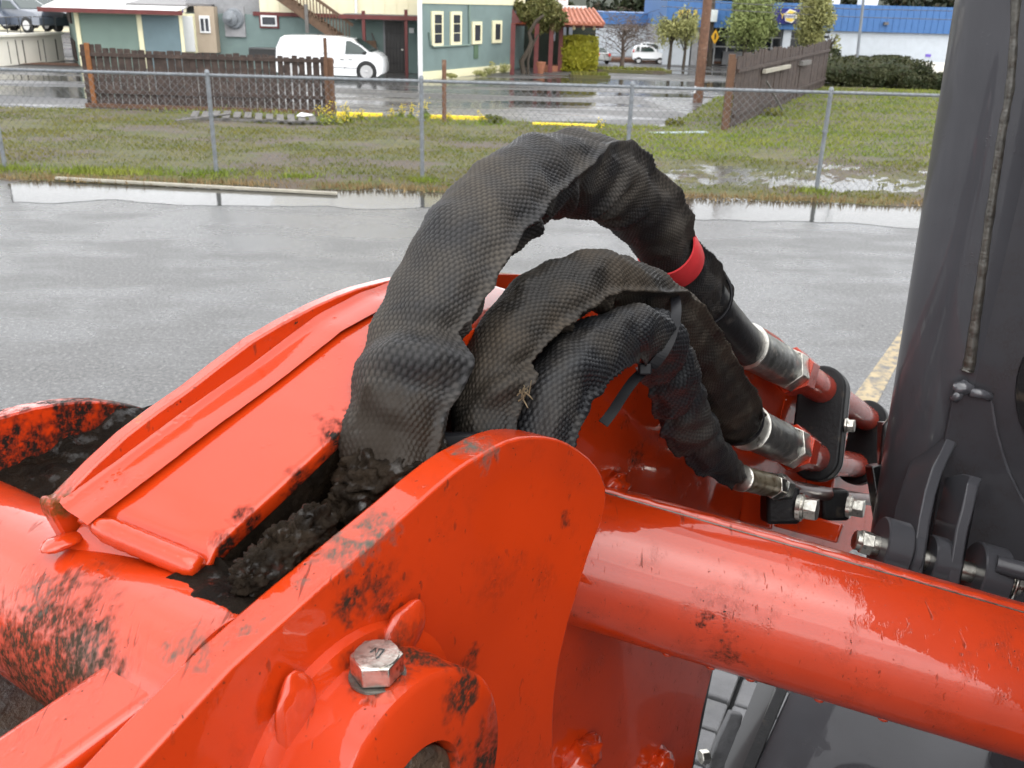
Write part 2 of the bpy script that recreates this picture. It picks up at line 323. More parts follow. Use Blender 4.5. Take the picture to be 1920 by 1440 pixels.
M['rustpost'] = simple('orange brown post', (.26, .10, .03), .8, 0, .2, 8); M['brownpost'] = simple('brown timber post', (.13, .065, .035), .8, 0, .25, 8)
M['greyboard'] = simple('weathered grey board', (.17, .16, .15), .85, 0, .25, 6); M['paleboard'] = simple('pale scrap board', (.42, .39, .32), .7, 0, .15, 5)
M['teal'] = simple('teal stucco', (.20, .275, .262), .85, 0, .07, 1.5, bump=.15, bs=60, dirt=(.22, .31, .27), df=(.58, .75), ds=.7)
M['tealblue'] = simple('blue grey stucco', (.18, .255, .28), .85, 0, .07, 1.5, bump=.15, bs=60)
M['sage'] = simple('sage stucco', (.21, .29, .25), .85, 0, .05, 1.5, bump=.15, bs=60)
M['cream'] = simple('cream trim paint', (.80, .75, .50), .6, 0, .04); M['creamwall'] = simple('cream siding', (.82, .76, .55), .7, 0, .04, 2)
M['beige'] = simple('beige wall', (.48, .39, .29), .8, 0, .05); M['white'] = simple('white paint', (.80, .80, .80), .5, 0, .03); M['brickred'] = simple('dark red trim', (.15, .03, .027), .6, 0, .15)
M['glass'] = simple('window glass', (.05, .055, .065), .08, 0, .2, 2); M['darkroof'] = simple('grey roof', (.16, .15, .145), .4, 0, .2, 3); M['wetroof'] = simple('wet pale roof', (.62, .62, .62), .15, 0, .05)
M['tile'] = simple('clay roof tile', (.48, .17, .10), .6, 0, .2, 5); M['tilebright'] = simple('bright clay tile', (.72, .16, .06), .5, 0, .1, 5)
M['doorblack'] = simple('dark security door', (.06, .055, .052), .6, 0, .2); M['stairwood'] = simple('brown stair timber', (.15, .09, .055), .8, 0, .25, 6)
M['concrete'] = simple('pale concrete', (.80, .77, .68), .75, 0, .07, 1.2, dirt=(.7, .64, .5), df=(.6, .85), ds=1.2); M['streak'] = simple('dark stain', (.13, .12, .10), .8)
M['blue'] = simple('blue fascia metal', (.06, .18, .44), .5, 0, .05, 2); M['navy'] = simple('navy sign', (.03, .03, .22), .4); M['logo'] = simple('yellow sign face', (.85, .60, .10), .5, 0, .02)
M['whitebrick'] = simple('painted white brick', (.56, .60, .64), .7, 0, .05, 3, bump=.2, bs=12); M['greywall'] = simple('grey wall', (.35, .35, .36), .8)
M['vanwhite'] = simple('white car paint', (.80, .81, .82), .25, 0, .02, coat=.8); M['carglass'] = simple('car glass', (.04, .06, .055), .06, 0, .1)
M['tyre'] = simple('tyre rubber', (.02, .02, .02), .7); M['alloy'] = simple('alloy wheel', (.6, .6, .6), .35, .6); M['redlamp'] = simple('red lamp lens', (.8, .03, .03), .3)
M['carblue'] = simple('dark blue car paint', (.03, .05, .12), .25, 0, .1, coat=1); M['cargrey'] = simple('slate car paint', (.10, .12, .16), .25, 0, .1, coat=1); M['carsilver'] = simple('grey car paint', (.25, .26, .25), .3, 0, .1, coat=1)
M['yellow'] = simple('yellow kerb paint', (.80, .58, .02), .6, 0, .06, 4, dirt=(.45, .33, .05), df=(.62, .75), ds=5); M['stripe'] = simple('worn yellow stripe', (.42, .33, .19), .6, 0, .15, 8, dirt=(.14, .135, .13), df=(.46, .62), ds=9)
M['purple'] = simple('purple band', (.10, .08, .34), .6); M['signyellow'] = simple('yellow warning sign', (.85, .45, .02), .5, 0, .03); M['signblue'] = simple('violet poster', (.17, .10, .5), .6)
M['hill'] = simple('forest floor', (.03, .038, .02), .95); M['bark_mulch'] = simple('bark mulch', (.15, .075, .045), .9, 0, .25, 3, bump=.4, bs=30); M['terracotta'] = simple('terracotta', (.38, .15, .08), .8)
M['track'] = simple('dusty track rubber', (.13, .13, .135), .8, 0, .2, 8, bump=.3, bs=60, dirt=(.12, .12, .12), ds=12)
M['red'] = simple('red trim', (.5, .06, .05), .6)

# ------------------------------------------------------------------ ground
def sheet(name, poly, z, mat, kind='structure'):
    b = MB(); b.add([Vector((p[0], p[1], z)) for p in poly], [tuple(range(len(poly)))])
    return tag(b.build(name, mat), kind=kind)
o = sheet('ground', [(-500, -200), (500, -200), (500, 900), (-500, 900)], 0.0, M['asphalt'])
tag(o, 'wet grey asphalt of the yard in front of the wire fence', 'ground')
o = sheet('parking_lot', [(-60, 25.2), (-12, 26.2), (-5, 26.0), (3.2, 25.6), (5.2, 27.5), (4.2, 33.5), (8.5, 40), (12.5, 40.5), (60, 41), (70, 75), (-60, 75)], 0.004, M['gravel'])
tag(o, 'wet gravel car park beyond the grass verge', 'parking lot')
def verge_h(x, y):
    e = (y - 15.5) + .35 * mnoise.noise(Vector((x * .7, 0, 5))) + .2 * mnoise.noise(Vector((x * 2.3, 0, 9)))
    edge = min(1, max(0, e / .5))
    dip = math.exp(-((y - 17.8) / 1.9) ** 2) * min(1, max(0, (x - 1.0) / 2.0))
    h = .075 + .035 * mnoise.fractal(Vector((x * .6, y * .9, 0)), 1, 2, 5) + .02 * mnoise.fractal(Vector((x * 3, y * 4, 2)), 1, 2, 4) - .044 * dip + .055 * dip * mnoise.fractal(Vector((x * 4, y * 11, 6)), 1, 2, 4)
    return -.03 + (h + .03) * edge
def verge_far(x):
    if x < 4: return 25.4 + .4 * mnoise.noise(Vector((x * .5, 3, 0)))
    if x < 7: return 25.4 + (x - 4) / 3 * 9.0
    return min(40.5, 34.4 + (x - 7) * 1.1)
V = []; Fq = []; nx, ny = 330, 130
for i in range(nx + 1):
    x = -19 + 40 * i / nx; yf = verge_far(x)
    for j in range(ny + 1):
        y = 14.9 + (yf - 14.9) * (j / ny) ** 1.15; V.append((x, y, verge_h(x, y) if j < ny else -.02))
Fq = np.array([(i * (ny + 1) + j, (i + 1) * (ny + 1) + j, (i + 1) * (ny + 1) + j + 1, i * (ny + 1) + j + 1) for i in range(nx) for j in range(ny)])
o = np_obj('verge', np.array(V), Fq, M['verge'], kind='structure'); tag(o, 'strip of rough mossy grass and gravel behind the wire fence', 'verge')
sheet('verge_water', [(1.6, 16.15), (20, 16.15), (20, 20.2), (1.6, 20.2)], 0.034, M['rainwater'])
def noisy_poly(cx, cy, rx, ry, seed, n=140, amp=.3):
    P = []
    for k in range(n):
        a = 2 * math.pi * k / n; q = 1 + amp * mnoise.fractal(Vector((math.cos(a) * 1.6 + seed, math.sin(a) * 1.6, seed * 3)), 1, 2, 5)
        P.append((cx + rx * q * math.copysign(abs(math.cos(a)) ** .5, math.cos(a)), cy + ry * q * math.copysign(abs(math.sin(a)) ** .6, math.sin(a))))
    return P
P = []
for i in range(181):
    x = -8.4 + 23 * i / 180; e = min(1, i / 6, (180 - i) / 6); yn = 14.12 + .42 * mnoise.fractal(Vector((x * .45, 0, 2)), 1, 2, 5) + (.35 * max(0, 1 - abs(x + .3) / 2)); P.append((x, 15.3 - (15.3 - yn) * e))
sheet('puddle', P + [(14.6, 15.95), (-8.2, 15.95)], .004, M['water'])
for (cx, cy, rx, ry, sd_) in [(4.8, 40.5, 4.5, 1.6, 1.0), (3.5, 35.0, 3.4, .7, 3.0), (1.8, 31.0, 2.5, .5, 5.0), (-14, 30.5, 3.2, 1.6, 6.0), (-19, 35, 5.0, 1.2, 8.0), (12, 47.5, 9, 1.0, 9.0)]:
    sheet('puddle', noisy_poly(cx, cy, rx, ry, sd_, amp=.3), .009 + .001 * sd_ / 9, M['water'])
# worn painted stripe on the asphalt
b = MB(); a0, a1, b0, b1 = gp(1715, 620), gp(1690, 620), gp(1640, 765), gp(1585, 765)
P = [a0 + (a0 - b0) * .9, a1 + (a1 - b1) * .9, b1, b0]; b.add([Vector((p.x, p.y, .004)) for p in P], [(0, 1, 2, 3)])
tag(b.build('painted_stripe', M['stripe']), 'worn pale yellow stripe on the asphalt by the grey column', 'road marking', kind='structure')
# grass
def blades(name, mat, spots, hmin, hmax, wd=.012):
    n = len(spots); S = np.array(spots); h = RNG.uniform(hmin, hmax, n); a = RNG.uniform(0, math.pi, n); lean = RNG.normal(0, .35, (n, 2)) * h[:, None]
    d = np.c_[np.cos(a), np.sin(a)] * (wd * RNG.uniform(.6, 1.6, n))[:, None]
    V = np.empty((n, 3, 3)); V[:, 0, :2] = S[:, :2] - d; V[:, 1, :2] = S[:, :2] + d; V[:, 0, 2] = V[:, 1, 2] = S[:, 2] - .01
    V[:, 2, :2] = S[:, :2] + lean; V[:, 2, 2] = S[:, 2] + h
    return np_obj(name, V.reshape(-1, 3), np.arange(3 * n).reshape(n, 3), mat, smooth=None, kind='stuff')
sp1 = []; sp2 = []
while len(sp1) < 52000:
    x = random.uniform(-14, 12); y = random.uniform(15.3, 27); 
    if y > verge_far(x) - .05: continue
    q = mnoise.fractal(Vector((x * .45, y * .8, 1)), 1, 2, 5); z = verge_h(x, y)
    if z < .047 or q < random.uniform(-.35, .40): continue
    if x > 2.6 and y > 20.2 + .5 * mnoise.noise(Vector((x, 1, 2))): continue
    sp1.append((x, y, z))
while len(sp2) < 60000:
    x = random.uniform(2.0, 17); y = random.uniform(19.6, 40)
    if y > verge_far(x) or (x < 2.8 and y > 25): continue
    if y > 25 and random.random() < .35: continue
    if mnoise.fractal(Vector((x * .4, y * .7, 4)), 1, 2, 4) < random.uniform(-.7, .1) + (.45 if y < 20.6 else 0): continue
    sp2.append((x, y, verge_h(x, y)))
tag(blades('grass', M['blade'], sp1, .015, .06), 'short olive grass tufts over the verge behind the fence', 'grass')
tag(blades('lawn', M['lawn'], sp2, .02, .08, .014), 'brighter green lawn beside the leaning wooden fence', 'grass')
sp3 = [(random.gauss(0, 1) * .18 + cx, random.gauss(0, 1) * .12 + cy, .05) for (cx, cy) in [(at(p, 330, 16.4).x, 16.3) for p in (406, 180, 792, 1524, 560, 20)] for _ in range(260)]
sp3 += [(random.gauss(-6.5, 1.5), 16.0 + abs(random.gauss(0, .35)), .06) for _ in range(1600)] + [(random.gauss(-2.2, 1.6), 24.6 + random.gauss(0, .4), .06) for _ in range(1500)] + [(random.gauss(-7.5, 1.2), 25.2 + random.gauss(0, .5), .06) for _ in range(700)]
tag(blades('weeds', M['lawn'], sp3, .04, .14, .012), 'taller weeds at the feet of the wire fence posts', 'weeds')
sp4 = [(random.uniform(-9, 9), 15.75 + random.gauss(0, .12), .03) for _ in range(3500)]
tag(blades('dead_grass', blade_mat('dead grass', (.20, .13, .06), (.28, .20, .09), (.10, .07, .035)), sp4, .03, .10, .01), 'brown dead grass along the edge of the puddle', 'grass')

# ------------------------------------------------------------------ chain link fence
YF = 16.36
cf = thing('chain_link_fence', (0, YF, 0), 'galvanised chain link fence running across the yard behind the puddle', 'fence')
zt = at(792, 152, YF).z
postx = [at(8, 305, YF).x, at(406, 325, YF).x, at(792, 345, YF).x, at(1172, 352, YF).x, at(1530, 360, YF).x, at(1890, 370, YF).x]
postx.insert(0, postx[0] - 3.6); postx.append(postx[-1] + 3.6)
for x in postx:
    b = MB(); b.cyl((x, YF, -.1), (x, YF, zt + .03), .037, seg=12); b.lathe((x, YF, zt + .03), (0, 0, 1), [(0, .042), (.03, .042), (.06, .02)], 12); p = b.build('post', M['galv'], cf, 40)
    b = MB(); b.lathe((x, YF, zt * .62), (0, 0, 1), [(0, .052), (.03, .052)], 12); b.build('tie_band', M['galv'], p, 40)
b = MB(); b.cyl((postx[0], YF, zt), (postx[-1], YF, zt), .026, seg=10); b.build('rail', M['galv'], cf, 40)
b = MB(); step = .125; x0, x1 = postx[0], postx[-1]; H0, H1 = .06, zt + .05; Hh = H1 - H0
k = 0; x = x0 - Hh
while x < x1:
    for sgn in (1, -1):
        xa = x if sgn > 0 else x + Hh; p0 = Vector((xa, YF - .05 + sgn * .004, H0)); p1 = Vector((xa + sgn * Hh, YF - .05 + sgn * .004, H1)); b.cyl(p0, p1, .0031, seg=3)
    x += step
b.build('wire_mesh', M['wire'], cf, kind='stuff')

# ------------------------------------------------------------------ timber fences
def board_mesh(w, h, th, cut): 
    b = MB(); b.prism([(-w / 2, 0, 0), (w / 2, 0, 0), (w / 2, 0, h - cut), (w / 2 - cut, 0, h), (-w / 2 + cut, 0, h), (-w / 2, 0, h - cut)], (0, th, 0)); return b
BM = [mesh_data('fence_board', board_mesh(.205, 1.0, .022, .02).V, board_mesh(.205, 1.0, .022, .02).F, M['fenceboard'])]
bm_gap = mesh_data('fence_board', board_mesh(.185, 1.0, .022, .006).V, board_mesh(.185, 1.0, .022, .006).F, M['fenceboard']); BM.append(bm_gap)
def put_board(parent, me, p, h, ang, tilt, sx=1.0, name='board'):
    o = link(bpy.data.objects.new(name, me)); o.parent = parent; o.location = Vector(p) - LOC[parent.name]
    o.rotation_euler = (0, tilt, ang); o.scale = (sx, 1, h); return o
f0, f1 = gp(165, 200), gp(628, 216); f1.y = f0.y - .15
pf = thing('picket_fence', (f0 + f1) / 2, 'dark brown gappy picket fence panel in front of the white van', 'fence')
dv = f1 - f0; L = dv.length; ang = math.atan2(dv.y, dv.x); nb = 35
for i in range(nb):
    q = (i + .5) / nb; p = f0 + dv * q; top = 83 + 25 * q + (0 if i < 3 else 6 - 5 * q) + random.uniform(-2, 2); px = 165 + 463 * q
    h = at(px, top, p.y).z; put_board(pf, BM[i % 2], (p.x, p.y, .03), h - .03, ang, random.gauss(0, .006), random.uniform(.84, .95) * (.88 if i > 24 else 1))
for hz in (.42, 1.38):
    b = MB(); c = (f0 + f1) / 2; b.box((c.x, c.y - .035, hz), (L, .04, .095), (dv.normalized(), Vector((-dv.y, dv.x, 0)).normalized(), Vector((0, 0, 1)))); b.build('rail', M['fenceboard'], pf)
b = MB(); b.box(gp(181, 200) + Vector((0, -.09, .84)), (.13, .06, 1.66)); b.build('post', M['rustpost'], pf, bevel=.01, label='orange brown end post')
xp = at(621, 200, f1.y).x; b = MB(); b.box((xp, f1.y - .1, .72), (.26, .12, 1.5)); b.build('post', M['brownpost'], pf, bevel=.03)
b = MB(); b.box((at(613, 100, f1.y).x, f1.y - .2, .95), (.085, .05, 2.05)); b.build('stake', M['brownpost'], pf, label='thin stake standing above the end post')
b = MB(); b.box(((f0 + f1) / 2) + Vector((0, -.12, .06)), (L, .08, .10), (dv.normalized(), Vector((-dv.y, dv.x, 0)).normalized(), Vector((0, 0, 1)))); b.build('ground_board', M['brownpost'], pf)
r0, r1 = gp(1368, 246), gp(1543, 166)
rf = thing('board_fence', (r0 + r1) / 2, 'leaning dark board fence running back beside the lawn', 'fence')
dv = r1 - r0; L = dv.length; ang = math.atan2(dv.y, dv.x); nb = 50; dn = dv.normalized(); side = Vector((dn.y, -dn.x, 0))
BM3 = mesh_data('fence_board', board_mesh(L / nb * 1.03, 1.0, .022, .004).V, board_mesh(L / nb, 1.0, .022, .004).F, M['fenceboard'])
for i in range(nb):
    q = (i + .5) / nb; p = r0 + dv * q
    qpx = 1368; h = 1.86 + .05 * math.sin(q * 7) + random.uniform(-.05, .05); put_board(rf, BM3, (p.x + side.x * random.uniform(0, .03), p.y, .0), h, ang, random.gauss(0, .012))
for q in (.0, .26, .5, .75, 1.0):
    p = r0 + dv * q - side * .09; b = MB(); b.box((p.x, p.y, .9), (.11, .11, 1.8)); b.build('post', M['brownpost'], rf)
b = MB(); p = gp(1357, 250); b.box((p.x, p.y, .95), (.15, .15, 1.95), ); b.build('post', M['brownpost'], rf, label='brown end post with pale bottom')
for hz in (.4, 1.5):
    b = MB(); c = (r0 + r1) / 2 + side * .05; b.box((c.x, c.y, hz), (L, .05, .09), (dn, side, Vector((0, 0, 1)))); b.build('rail', M['fenceboard'], rf)
b = MB(); b.tube([onplane(1433, 134, r0 + side * .1, side), onplane(1480, 124, r0 + side * .1, side)], .075, 4); tag(b.build('scrap_board', M['paleboard']), 'pale scrap board nailed at a slant across the board fence top', 'board')
b = MB(); b.tube([onplane(1502, 119, r0 + side * .1, side), onplane(1518, 116, r0 + side * .1, side)], .10, 4); tag(b.build('scrap_board', M['greyboard']), 'short grey scrap board on the far end of board fence', 'board')
b = MB(); p0 = onplane(1437, 152, r0 + side * .15, side); p1 = gp(1470, 210, .05); b.tube([p0, p1], .03, 5); tag(b.build('prop_stick', M['greyboard']), 'thin stick propping the leaning board fence', 'stick')

# ------------------------------------------------------------------ small things on the verge
def rod(name, p0, p1, w, h, mat, label, cat, group=None, bevel=.01):
    p0, p1 = Vector(p0), Vector(p1); d = p1 - p0; u = d.normalized(); v = Vector((-u.y, u.x, 0)).normalized(); b = MB(); b.box((p0 + p1) / 2, (d.length, w, h), (u, v, u.cross(v))); return tag(b.build(name, mat, bevel=bevel), label, cat, group)
for (xa, ya, xb, yb, lb) in [(632, 219, 716, 223, 'yellow wheel stop behind the mustard plants by the picket fence'), (795, 224, 913, 232, 'yellow wheel stop crossed by the rusty post'), (998, 239, 1122, 246, 'yellow wheel stop nearest the board fence, just above the hose arch')]:
    p0, p1 = gp(xa, ya), gp(xb, yb); p1.y = p0.y - .05; d = p1 - p0; t = thing('wheel_stop', (p0 + p1) / 2, lb, 'wheel stop', 'yellow wheel stops along the car park')
    b = MB(); b.prism([p0 + Vector((0, -.09, 0)), p0 + Vector((0, -.07, .13)), p0 + Vector((0, .07, .13)), p0 + Vector((0, .09, 0))], d); b.build('curb_block', M['yellow'], t, bevel=.015)
    for q in (.2, .8): b = MB(); b.cyl(p0 + d * q + Vector((0, 0, .12)), p0 + d * q + Vector((0, 0, .14)), .02, seg=8); b.build('spike', M['brownpost'], t)
p = gp(833, 235); b = MB(); b.cyl((p.x, p.y, -.1), (p.x, p.y, at(833, 112, p.y).z), .055, seg=10); tag(b.build('rusty_post', M['poleWood'], smooth=40), 'short rusty post standing in front of the teal wall', 'post')
rod('long_plank', gp(105, 334, .05), gp(632, 363, .03), .07, .05, M['paleboard'], 'long thin plank lying at the edge of the puddle', 'plank')
pal = thing('broken_fence_panel', gp(470, 228), 'fallen grey fence panel lying on the grass before picket fence', 'fence panel')
q0, q1 = gp(345, 222, .1), gp(600, 240, .08); q1.y = q0.y - .3
for i in range(13):
    p = q0 + (q1 - q0) * ((i + .5) / 13); b = MB(); l = random.uniform(.9, 1.3); b.box(p + Vector((0, .45, .05 + random.uniform(0, .05))), (.17, l, .03), (Vector((math.cos(.1 * random.uniform(-2, 2)), .25, 0)).normalized(), Vector((-.25, 1, .02)).normalized(), Vector((0, 0, 1)))); b.build('slat', M['greyboard'], pal)
b = MB(); b.box((q0 + q1) / 2 + Vector((0, .05, .02)), ((q1 - q0).length, .09, .06)); b.build('rail', M['greyboard'], pal)
rod('loose_board', gp(330, 226, .16), gp(430, 213, .22), .1, .03, M['greyboard'], 'loose grey board lying across the fallen fence panel', 'board')
b = MB(); b.prism([gp(556, 218, .2), gp(565, 212, .25), gp(588, 216, .2), gp(570, 219, .2)], (0, 0, .02)); tag(b.build('white_scrap', M['white']), 'small white scrap sheet at foot of picket fence', 'scrap')
rod('blue_board', gp(1212, 250, .06), gp(1325, 248, .08), .25, .04, simple('pale blue board', (.35, .42, .45), .6), 'pale blue board lying in the grass near the end of board fence', 'board')
def leafy(n, c, rad, size, seed, clump=9, shell=.55, flat=1.0):
    rs = np.random.default_rng(seed); d = rs.normal(size=(clump, 3)); d /= np.linalg.norm(d, axis=1)[:, None]; cc = d * rs.uniform(.15, .75, (clump, 1))
    idx = rs.integers(0, clump, n); u = rs.normal(size=(n, 3)); u /= np.linalg.norm(u, axis=1)[:, None]; r_ = rs.uniform(shell, 1, (n, 1)) ** .6 * rs.uniform(.3, .52, (clump, 1))[idx]
    P = (cc[idx] + u * r_) * np.array(rad) + np.array(c); a = rs.normal(size=(n, 3)); a /= np.linalg.norm(a, axis=1)[:, None]; bb = np.cross(a, rs.normal(size=(n, 3))); bb /= np.linalg.norm(bb, axis=1)[:, None]
    s = size * rs.uniform(.5, 1.3, (n, 1)); V = np.stack([P - a * s, P + bb * s * .45, P + a * s, P - bb * s * .45], 1).reshape(-1, 3); return V, np.arange(4 * n).reshape(n, 4)
MUST = [(605, 238, 40), (622, 240, 46), (640, 240, 30), (650, 236, 42), (676, 232, 26), (735, 226, 22), (752, 226, 28), (772, 228, 32), (797, 226, 36), (840, 230, 18), (902, 236, 26), (1122, 246, 20)]
WHERE = ['at the foot of the picket fence end post', 'just right of the picket fence end post', 'before the first wheel stop end', 'tallest beside the first wheel stop', 'small, over the first wheel stop', 'small, left of the fence post', 'second left of the wire fence post', 'bushy, close left of the wire fence post', 'right behind the wire fence post', 'small, right of the rusty post', 'at the end of the middle wheel stop', 'at the end of the wheel stop nearest the board fence']
for i, ((x, y, hp), wh) in enumerate(zip(MUST, WHERE)):
    p = gp(x, y); h = hp * depth(p) / FPX; t = thing('mustard_plant', p, 'yellow flowering weed ' + wh, 'plant', 'yellow flowering weeds along the car park edge'); b = MB(); fl = MB()
    for k in range(9):
        a = random.uniform(0, 6.28); tip = p + Vector((math.cos(a) * h * .38 * random.random(), math.sin(a) * h * .3 * random.random(), h * random.uniform(.55, 1.05))); b.tube([p, (p + tip) / 2 + Vector((0, 0, h * .1)), tip], [.008, .006, .004], 4)
        for _ in range(5): fl.blob(tip + Vector((random.gauss(0, .028), random.gauss(0, .028), random.gauss(-.05, .05))), (.012, .012, .012), seg=6, amp=.3)
    b.build('stem', M['stem'], t); fl.build('flowers', M['mustard'], t, kind='stuff'); V, F = leafy(160, p + Vector((0, 0, h * .25)), (h * .4, h * .4, h * .35), .05, i); np_obj('leaves', V, F, M['lawn'], t, smooth=None)
for i, (x, y) in enumerate([(1265, 240), (930, 236), (1450, 222)]):
    p = gp(x, y); V, F = leafy(350, p + Vector((0, 0, .15)), (.35, .25, .2), .05, 40 + i); o = np_obj('weed_clump', V, F, M['blade'], smooth=None); tag(o, ['dark leafy weed beside the pale blue board', 'dark leafy weed right of the middle wheel stop', 'leafy weed at the foot of the leaning board fence'][i], 'weed')

# ------------------------------------------------------------------ vehicles
def vehicle(name, label, org, heading, length, height, width, outline, belt, mat, glasses, wheels, wr, lamps=(), group=None, trims=(), glassmat='carglass'):
    # outline in fractions (x along, z up) seen from the side towards the camera
    t = thing(name, org, label, 'car' if 'van' not in name else 'van', group); ux = Vector((math.cos(heading), math.sin(heading), 0)); uy = Vector((-ux.y, ux.x, 0)); org = Vector(org)
    def q(x, z, y): return org + ux * (x * length) + Vector((0, 0, z * height)) + uy * y
    def hw(z): return width / 2 * (1 - .24 * max(0, (z - belt) / (1 - belt)) ** 1.2)
    n = len(outline); b = MB(); rows = [-1, -.86, .86, 1]; V = []
    def shrink(x, z, k): return (x + (.5 - x) * .025 * k, z + (.5 - z) * .03 * k)
    for r_ in rows:
        for (x, z) in outline:
            e = 1 if abs(r_) == 1 else 0; xx, zz = shrink(x, z, e); V.append(q(xx, zz, r_ * hw(z)))
    F = [tuple(range(n - 1, -1, -1)), tuple(3 * n + k for k in range(n))] + [(i * n + k, i * n + (k + 1) % n, (i + 1) * n + (k + 1) % n, (i + 1) * n + k) for i in range(3) for k in range(n)]
    b.add(V, F); b.build('body', mat, t, 40)
    for g in glasses:
        b = MB(); 
        if g[0] == 'side': P = [q(x, z, -hw(z) - .004) for x, z in g[1]]; b.prism(P, uy * .012)
        else: (xa, za), (xb, zb) = g[1]; P = [q(xa, za, -hw(za) * .85), q(xb, zb, -hw(zb) * .82), q(xb, zb, hw(zb) * .82), q(xa, za, hw(za) * .85)]; P = [p + (ux * .5 + Vector((0, 0, .8))) * .03 for p in P]; b.prism(P, (0, 0, -.03))
        b.build('window', M[glassmat], t)
    for x in wheels:
        for sgn in (-1, 1):
            kw = wr / .34; c = q(x, 0, sgn * (width / 2 - .08 * kw)); c.z = org.z + wr; ax = uy * sgn
            b = MB(); b.lathe(c - ax * .10 * kw, ax, [(0, wr * .8), (.02 * kw, wr), (.18 * kw, wr), (.205 * kw, wr * .92), (.205 * kw, wr * .66)], 22, True, False); w_ = b.build('wheel', M['tyre'], t, 40)
            b = MB(); b.lathe(c + ax * .088 * kw, ax, [(0, wr * .70), (.022 * kw, wr * .68), (.024 * kw, wr * .55), (.016 * kw, wr * .15), (.03 * kw, wr * .1)], 18); b.build('rim', M['alloy'], w_, 30)
            if sgn < 0:
                b = MB(); b.lathe(c + ax * .07 * kw, ax, [(0, wr * 1.13), (.014 * kw, wr * 1.12)], 22); b.build('wheel_arch', M['tyre'], t, 40)
    for (x, z, y, sx, sz, m_) in lamps: b = MB(); b.box(q(x, z, y), (.06, .12 * width, sz * width / 1.8), (ux, uy, Vector((0, 0, 1)))); b.build('lamp', m_, t, bevel=.02)
    for (x, z, sx, sz, m_, nm) in trims: b = MB(); b.box(q(x, z, -hw(z) - .006), (sx * length, .02, sz * height), (ux, uy, Vector((0, 0, 1)))); b.build(nm, m_, t, bevel=.004)
    return t
VAN = [(0, .16), (.005, .5), (.012, .72), (.05, .93), (.09, .985), (.3, 1.0), (.58, .985), (.70, .94), (.80, .80), (.87, .67), (.94, .62), (.985, .52), (1, .36), (.995, .18), (.96, .11), (.04, .11)]
p = gp(697, 153); vy = p.y; xr = at(515, 120, vy).x; xf = at(719, 140, vy).x; VH = at(590, 67, vy).z
vehicle('cargo_van', 'white cargo van parked behind the picket fence before the teal building', (xr, vy + .9, 0), 0, xf - xr, VH, 1.85, VAN, .6, M['vanwhite'],
    [('side', [(.655, .615), (.66, .90), (.70, .905), (.79, .79), (.855, .665), (.845, .62)]), ('front', [(.885, .66), (.735, .93)])], [.17, .845], .355,
    trims=[(.62, .30, .55, .014, M['tyre'], 'side_moulding'), (.62, .49, .035, .022, M['carsilver'], 'door_handle'), (.70, .49, .035, .022, M['carsilver'], 'door_handle'), (.645, .55, .003, .7, M['carsilver'], 'door_gap'), (.4, .62, .25, .012, M['carsilver'], 'slide_rail'), (.83, .64, .03, .06, M['tyre'], 'mirror')], lamps=[(.975, .5, -.6, .1, .18, M['alloy'])])
SUV = [(0, .3), (0, .55), (.02, .68), (.07, .92), (.15, .985), (.35, 1), (.55, .97), (.63, .87), (.71, .66), (.9, .60), (.97, .52), (1, .35), (.985, .2), (.04, .2)]
p = gp(1218, 121); 
SG = [('side', [(.09, .68), (.12, .9), (.2, .92), (.2, .66)]), ('side', [(.235, .66), (.25, .92), (.52, .90), (.60, .80), (.645, .665)])]
vehicle('white_suv', 'white sport utility car parked by the bare tree at the blue and white store', (at(1187, 112, p.y).x, p.y + .9, 0), 0, at(1252, 112, p.y).x - at(1187, 112, p.y).x, at(1215, 86, p.y).z, .9, SUV, .62, M['vanwhite'], SG, [.19, .81], .165, lamps=[(.01, .7, -.75, .1, .3, M['redlamp'])], trims=[(.5, .26, .9, .06, M['tyre'], 'side_cladding')])
p2 = gp(1225, 118); p2.y += 1.3; vehicle('white_suv', 'second white car half hidden behind the white sport utility car', (at(1194, 108, p2.y).x, p2.y, 0), 0, 1.9, at(1210, 80, p2.y).z + .05, .9, SUV, .62, M['vanwhite'], SG, [.19, .81], .165)
CAR = [(0, .25), (0, .5), (.03, .66), (.15, .70), (.27, .95), (.45, 1.0), (.58, .97), (.72, .70), (.93, .60), (1, .45), (.99, .22), (.03, .2)]
CG = [('side', [(.2, .70), (.3, .92), (.44, .94), (.44, .70)]), ('side', [(.47, .70), (.47, .94), (.57, .92), (.69, .70)]), ('front', [(.72, .70), (.58, .96)])]
p = gp(1122, 121); vehicle('grey_car', 'grey car with lit red tail lamp half hidden behind the golden hedge', (p.x + .3, p.y + .3, 0), math.radians(115), 2.3, .84, .95, CAR, .66, M['carsilver'], CG + [('front', [(.13, .70), (.28, .95)])], [.19, .8], .17, lamps=[(.0, .58, -.34, .1, .3, M['redlamp']), (.0, .58, .34, .1, .3, M['redlamp'])])
DZ = 1.12
for (x, y, lb, m_, hd, L_) in [(-30, 62, 'slate blue car nearest the corner on the raised car park', 'cargrey', -24, 4.6), (52, 66, 'slate grey car in the middle of the raised car park row', 'cargrey', -24, 4.6), (88, 60, 'dark blue car behind the shed roof on raised car park', 'carblue', -24, 4.6)]:
    Yc = 46.5 if 'dark blue' not in lb else 49; c = at(x, 50, Yc); vehicle('parked_car', lb, (c.x - 2.2, Yc + .6, DZ), math.radians(hd), L_, 1.42, 1.75, CAR, .66, M[m_], CG, [.19, .8], .31, group='cars on the raised car park')

